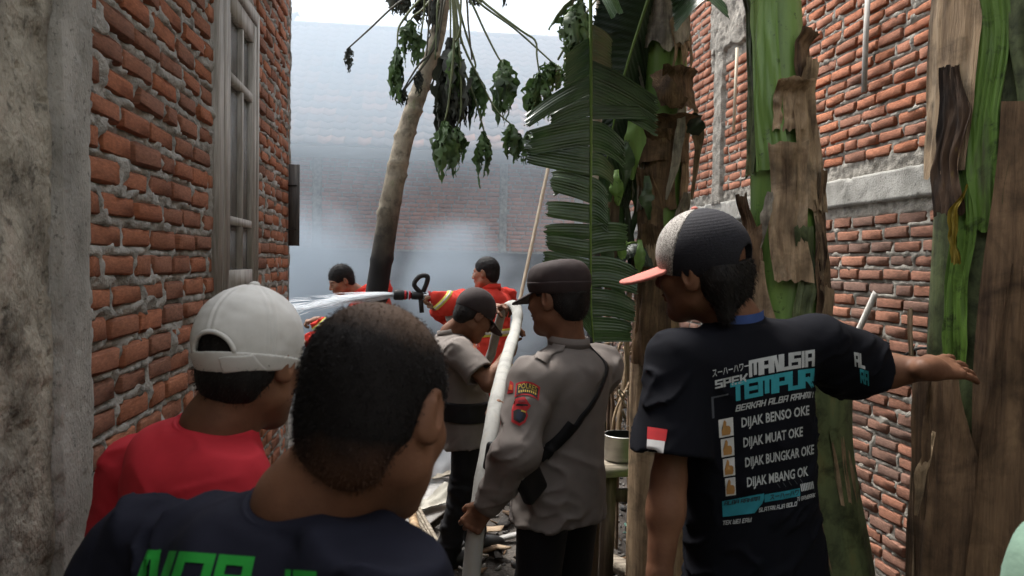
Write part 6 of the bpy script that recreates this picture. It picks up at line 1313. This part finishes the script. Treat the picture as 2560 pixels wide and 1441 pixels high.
# dead leaf tangles
for k, (x, y, d0) in enumerate([(1530, 985, 4.6), (1575, 940, 4.3), (1590, 1010, 4.15), (1515, 1040, 4.7), (1580, 870, 4.4)]):
    c = P(x, y, d0); t = thing('dead_leaf_tangle', ['shrivelled leaf tangle left of the pot', 'dry leaf tangle under the big leaf tip', 'curled straw tangle right above the pot', 'dark leaf tangle low behind the officer', 'brown leaf rags beside the stem'][k], 'dead leaves', tuple(c), group='dead leaf tangles behind the bench'); mb = MB()
    for q in range(14):
        a0 = rng.normal(0, .05, 3); pts = [a0, a0 + rng.normal(0, .05, 3), a0 + rng.normal(0, .06, 3) - [0, 0, .06]]; mb.tube(spline(pts, 8), np.array([.3, .8, 1, 1, 1, .8, .6, .2]) * rng.uniform(.005, .016), 5, flat=.3)
    tag(mb.out('leaves', [m_leaf_dry, m_bdry, m_bpale][k % 3], t), kind='stuff')
def lying(name, label, cat, a, b, wdt, th, m, group=None, lift=.02, box=True, n=6):
    a = np.array(a); b = np.array(b); a[2] = max(a[2], gh(a[0], a[1]) + lift); b[2] = max(b[2], gh(b[0], b[1]) + lift); c = (a + b) / 2; t = thing(name, label, cat, (c[0], c[1], 0), group=group); o = V3(c[0], c[1], 0)
    d = unit(b - a); u = unit(np.cross(V3(0, 0, 1), d)); mb = MB(); m_ = 8; L_, Rr, = [], []
    tt = np.linspace(0, 1, m_); P_ = a + (b - a) * tt[:, None] - o; w0 = wdt * (1 + .14 * rng.uniform(-1, 1, (m_, 2))); zz = np.cross(d, u) * th
    G = np.stack([P_ + u * w0[:, :1] + zz, P_ - u * w0[:, 1:] + zz, P_ - u * w0[:, 1:] - zz, P_ + u * w0[:, :1] - zz], 1)
    mb.add(G.reshape(-1, 3), [[i * 4 + j, i * 4 + (j + 1) % 4, (i + 1) * 4 + (j + 1) % 4, (i + 1) * 4 + j] for i in range(m_ - 1) for j in range(4)] + [[3, 2, 1, 0], [(m_ - 1) * 4 + k for k in range(4)]]); mb.out(name, m, t, smooth=False); return t
m_sheet = M('ash_grey_sheet', (.20, .195, .185), (.40, .39, .37), 4, rough=.9, bump=.4, bscale=60, c3=(.12, .10, .08), pos=(.3, .55, .82)); m_ply = M('tan_board', (.24, .17, .11), (.42, .32, .22), 5, (1, 5, 5), rough=.85, bump=.3)
m_pvc = M('white_plastic', (.45, .48, .50), (.60, .62, .64), 4, rough=.6, bump=.1); m_pvcd = M('grey_plastic', (.25, .27, .31), (.36, .38, .42), 4, rough=.5, bump=.1)
lying('grey_sheet', 'long ash grey board lying across the rubble under the bamboo', 'board', PZ(978, 1345, .05), PZ(1126, 1205, .07), .16, .006, m_sheet, lift=.06)
lying('grey_sheet', 'shorter ash grey sheet beside the bent officer, above the long board', 'board', PZ(1085, 1195, .1), PZ(1128, 1150, .14), .17, .005, m_sheet, lift=.1)
a, b = PZ(1063, 1425, .12), PZ(1006, 1185, .16); t = thing('bamboo_pole', 'scorched tan bamboo pole lying over the grey board in the rubble', 'pole', (a[0], a[1], 0)); L0 = np.linalg.norm(b - a)
MB().tube([V3(0, 0, a[2]) + (b - a) * i / 39 for i in range(40)], [.027 + .004 * (i % 10 == 0) for i in range(40)], 10).out('pole', M('scorched_bamboo', (.09, .05, .025), (.42, .29, .16), 7, (3, 3, .8), rough=.55, bump=.3, c3=(.52, .40, .26)), t)
for k in range(5):
    a, b = PZ(1092 + k * 3, 1398 - k * 6, .06 + .012 * k), PZ(984 + k * 6, 1232 - k * 8, .10 + .012 * k); lying('split_lath', ['lowest', 'second lowest', 'middle', 'second highest', 'topmost'][k] + ' thin grey lath of the bundle beside the lying bamboo pole', 'lath', a, b, .010, .006, m_plank, 'bundle of split laths in the rubble')
def bent_sheet(name, label, cat, c, sz, rot, m, bend, seed):
    t = thing(name, label, cat, tuple(c)); u, v = np.meshgrid(np.linspace(-1, 1, 14), np.linspace(-1, 1, 12), indexing='ij'); q = np.stack([u * 1.5 + seed, v * 1.5, 0 * u], -1)
    G = np.stack([u * sz[0] * (1 + .15 * vn(q, 2)), v * sz[1] * (1 + .2 * vn(q, 3)), bend * u * u + .04 * fbm(q, 3, seed)], -1) @ np.array(Euler(rot).to_matrix()).T; G2 = G - V3(0, 0, .004); mb = MB(); mb.grid(G); mb.grid(G2[::-1]); mb.out(name, m, t)
bent_sheet('plastic_sheet', 'bluish white plastic sheet propped up in the rubble by the bent officer', 'sheet', PZ(1090, 1150, .22), (.13, .17), (R(58), R(12), R(20)), m_pvc, .03, 3); bent_sheet('plastic_sheet', 'cream sheet lying flat just below the propped plastic', 'sheet', PZ(1110, 1172, .14), (.16, .12), (R(10), R(-8), R(10)), M('cream_sheet', (.40, .36, .28), (.52, .47, .38), 4, rough=.8, bump=.2), .02, 5)
bent_sheet('curled_sheet', 'curled grey beige sheet on top of the long board', 'sheet', PZ(1082, 1252, .13), (.17, .075), (R(12), R(-8), R(38)), M('beige_sheet', (.26, .25, .21), (.38, .36, .31), 5, rough=.85, bump=.2), .05, 7)
bent_sheet('plastic_lid', 'pale lilac plastic tray in the dark rubble left of the board', 'lid', PZ(935, 1275, .06), (.07, .06), (R(6), 0, 0), m_pvcd, .0, 9)  # a flat plastic lid lying in the rubble
bt_ = PZ(1068, 1392, .03); t = thing('bottle', 'small blue plastic bottle lying at the foot of the bamboo', 'bottle', tuple(bt_)); MB().lathe([(0, -.06), (.022, -.06), (.024, -.05), (.024, .03), (.010, .05), (.010, .065), (0, .065)], 14, M=np.array(Euler((R(80), 0, R(25))).to_matrix())).out('bottle', M('blue_plastic', (.05, .18, .30), (.10, .26, .38), 4, rough=.4, bump=0), t)
sb_ = PZ(1604, 1350, 0); t = thing('concrete_slab', 'light grey concrete slab leaning behind the bench leg', 'slab', (sb_[0], sb_[1], 0)); MB().box((.03, .1, .27), (.085, .03, .28), rot=(R(-14), R(6), R(-12)), jit=.02).out('slab', m_sheet, t, smooth=False)
rp_ = PZ(1585, 1335, .05); t = thing('rope', 'tangled pale green rope on the ground below the slab', 'rope', tuple(rp_)); MB().tube(spline([V3(.05 * math.cos(a * 2.1), .05 * math.sin(a * 1.7), .02 + .03 * math.sin(a)) for a in np.linspace(0, 12, 30)], 120), .005, 5).out('rope', M('green_rope', (.12, .28, .22), (.2, .36, .3), 9, rough=.7), t)
lying('wooden_beam', 'weathered wooden beam on the ground between the bench legs', 'beam', PZ(1500, 1395, .05), PZ(1680, 1470, .05), .045, .03, m_plank, lift=.03); lying('wooden_beam', 'short brown beam behind the bench, end on the wall side', 'beam', P(1500, 972, 5.4), P(1640, 960, 5.4), .02, .022, m_post, lift=.03)
used_ = set()
gsc = 'charred scraps lying in the rubble'
kinds = ['coal black', 'charred black', 'grey wooden', 'tan board', 'ash grey', 'brown fibrous', 'sooty']
for k in range(70):
    x, y = (rng.uniform(890, 1150), rng.uniform(1060, 1430)) if k < 48 else (rng.uniform(1130, 1320), rng.uniform(1270, 1441))
    if k >= 62: x, y = rng.uniform(1505, 1610), rng.uniform(1200, 1440)
    c = PZ(x, y, .04); l_ = rng.uniform(.06, .30); an = rng.uniform(0, math.pi); dv_ = V3(math.cos(an) * l_ / 2, math.sin(an) * l_ / 2, rng.uniform(-.04, .04)); wd_ = rng.uniform(.01, .05); lab_ = f"{'long' if l_ > .2 else 'short' if l_ < .12 else 'middling'} {'narrow' if wd_ < .03 else 'broad'} {kinds[k % 7]} scrap {'under the bench' if k >= 62 else 'between the officers' if k >= 48 else ('high in the rubble by the bent officer' if y < 1180 else 'amid the rubble beside the long board' if y < 1300 else 'in the rubble near the bamboo foot')} lying {'crosswise' if abs(math.cos(an)) > .8 else 'lengthwise' if abs(math.cos(an)) < .4 else 'slantwise'}"
    lab_ = next((q_ for q_ in [lab_] + [lab_.replace(' scrap ', f' {w_} scrap ') for w_ in ('cracked', 'warped', 'curled', 'split', 'frayed')] if q_ not in used_), lab_)
    used_.add(lab_); lying('charred_scrap', lab_, 'scrap', c - dv_, c + dv_, wd_, rng.uniform(.003, .010), [m_char, m_char, m_plank, m_ply, m_sheet, m_bdry2, m_char][k % 7], gsc, lift=.02)
for k in range(10):
    c = V3(-1.5 + (k % 3) * 1.4 + rng.uniform(-.3, .3), 7.3 + (k // 3) * 1.0 + rng.uniform(-.2, .2), 0); c[2] = gh(c[0], c[1]) + .1; an = rng.uniform(0, math.pi); l_ = rng.uniform(.8, 1.8); dv_ = V3(math.cos(an) * l_ / 2, math.sin(an) * l_ / 2, rng.uniform(-.12, .12)); lying('charred_beam', ['nearest', 'second nearest', 'third nearest', 'farthest'][k // 3] + ' row charred beam in the smoking yard, on its ' + ['left', 'middle', 'right'][k % 3] + ' part', 'beam', c - dv_, c + dv_, .04, .03, m_char, 'charred beams in the burnt yard', lift=.08)
ico = []
for k in range(6):
    bm = bmesh.new(); bmesh.ops.create_icosphere(bm, subdivisions=1, radius=1); r_ = np.random.default_rng(k)
    ico.append((np.array([v.co[:] for v in bm.verts]) * r_.uniform(.6, 1.25, (len(bm.verts), 1)) * [1, .8, .55], [[v.index for v in f_.verts] for f_ in bm.faces])); bm.free()
for mi, (m, cnt) in enumerate(((M('grey_stone', (.10, .095, .085), (.26, .25, .23), 30, rough=.9, bump=.3), 1900), (M('dark_stone', (.03, .03, .03), (.10, .095, .09), 30, rough=.7, bump=.3), 1900), (M('brown_litter', (.08, .045, .025), (.22, .14, .08), 30, rough=.9, bump=.3), 1100))):
    mb = MB()
    for k in range(cnt):
        x, y = rng.uniform(-.7, 2.5), 2.2 + 6.5 * rng.random() ** 1.4; r0 = rng.uniform(.006, .02) if rng.random() < .85 else rng.uniform(.02, .042); v, f_ = ico[rng.integers(6)]; E_ = np.array(Euler(rng.uniform(-3, 3, 3) * [.3, .3, 1]).to_matrix())
        mb.add((v * r0 * ([1, 1, 1] if mi < 2 else [1.8, .7, .4])) @ E_.T + [x, y, gh(x, y) + r0 * .25], f_)
    tag(mb.out(['gravel', 'gravel', 'leaf_litter'][mi], m, smooth=False), ['pale gravel and stones scattered over the alley ground', 'dark wet gravel scattered over the alley ground', 'brown leaf litter scattered over the alley ground'][mi], ['gravel', 'gravel', 'leaf litter'][mi], kind='stuff')

# ------------------------------------------------------------------ smoke hanging in the yard
bm = bmesh.new(); bmesh.ops.create_cube(bm, size=1); me = bpy.data.meshes.new('smoke'); bm.to_mesh(me); bm.free()
smk = bpy.data.objects.new('smoke', me); link(smk); smk.location = (-.8, 9.95, 3.1); smk.scale = (8.6, 5.2, 6.6); tag(smk, 'bluish white smoke hanging over the burnt yard before the back house', 'smoke', kind='stuff')
m = bpy.data.materials.new('smoke'); m.use_nodes = True; t = m.node_tree; N = t.nodes; L = t.links; N.remove(N['Principled BSDF']); pv = N.new('ShaderNodeVolumePrincipled'); L.new(pv.outputs[0], N['Material Output'].inputs['Volume'])
pv.inputs['Color'].default_value = (.58, .655, .72, 1); pv.inputs['Anisotropy'].default_value = .15
geo = N.new('ShaderNodeNewGeometry'); nz = N.new('ShaderNodeTexNoise'); nz.inputs['Scale'].default_value = .55; nz.inputs['Detail'].default_value = 3; nz.inputs['Distortion'].default_value = .6; L.new(geo.outputs['Position'], nz.inputs['Vector'])
mr = N.new('ShaderNodeMapRange'); mr.inputs[1].default_value = .35; mr.inputs[2].default_value = .75; mr.inputs[3].default_value = .015; mr.inputs[4].default_value = .10; L.new(nz.outputs['Fac'], mr.inputs[0])
spz = N.new('ShaderNodeSeparateXYZ'); L.new(geo.outputs['Position'], spz.inputs[0]); mz_ = N.new('ShaderNodeMapRange'); mz_.interpolation_type = 'SMOOTHSTEP'; mz_.inputs[1].default_value = 2.5; mz_.inputs[2].default_value = 4.4; mz_.inputs[3].default_value = 0; mz_.inputs[4].default_value = .26; L.new(spz.outputs['Z'], mz_.inputs[0])
az_ = N.new('ShaderNodeMath'); L.new(mr.outputs[0], az_.inputs[0]); L.new(mz_.outputs[0], az_.inputs[1]); acc = az_.outputs[0]
def blob(c, r, amp):
    global acc
    d_ = N.new('ShaderNodeVectorMath'); d_.operation = 'DISTANCE'; nv = N.new('ShaderNodeVectorMath'); nv.operation = 'MULTIPLY_ADD'; nc = N.new('ShaderNodeTexNoise'); nc.inputs['Scale'].default_value = 1.6; nc.inputs['Detail'].default_value = 4; L.new(geo.outputs['Position'], nc.inputs['Vector'])
    nv.inputs[1].default_value = (1.1, 1.1, 1.1); L.new(nc.outputs['Color'], nv.inputs[0]); L.new(geo.outputs['Position'], nv.inputs[2]); L.new(nv.outputs[0], d_.inputs[0]); d_.inputs[1].default_value = tuple(np.array(c) + .55)
    q = N.new('ShaderNodeMapRange'); q.interpolation_type = 'SMOOTHSTEP'; q.inputs[1].default_value = r; q.inputs[2].default_value = r * .25; q.inputs[3].default_value = 0; q.inputs[4].default_value = amp; L.new(d_.outputs['Value'], q.inputs[0])
    a = N.new('ShaderNodeMath'); L.new(acc, a.inputs[0]); L.new(q.outputs[0], a.inputs[1]); acc = a.outputs[0]
blob(P(760, 720, 9.5), 1.3, 1.7); blob(P(1130, 700, 9.3), .85, 2.4); blob(P(850, 260, 11.4), 2.3, .22); blob(P(1290, 800, 8.6), .6, .9)
L.new(acc, pv.inputs['Density']); me.materials.append(m)
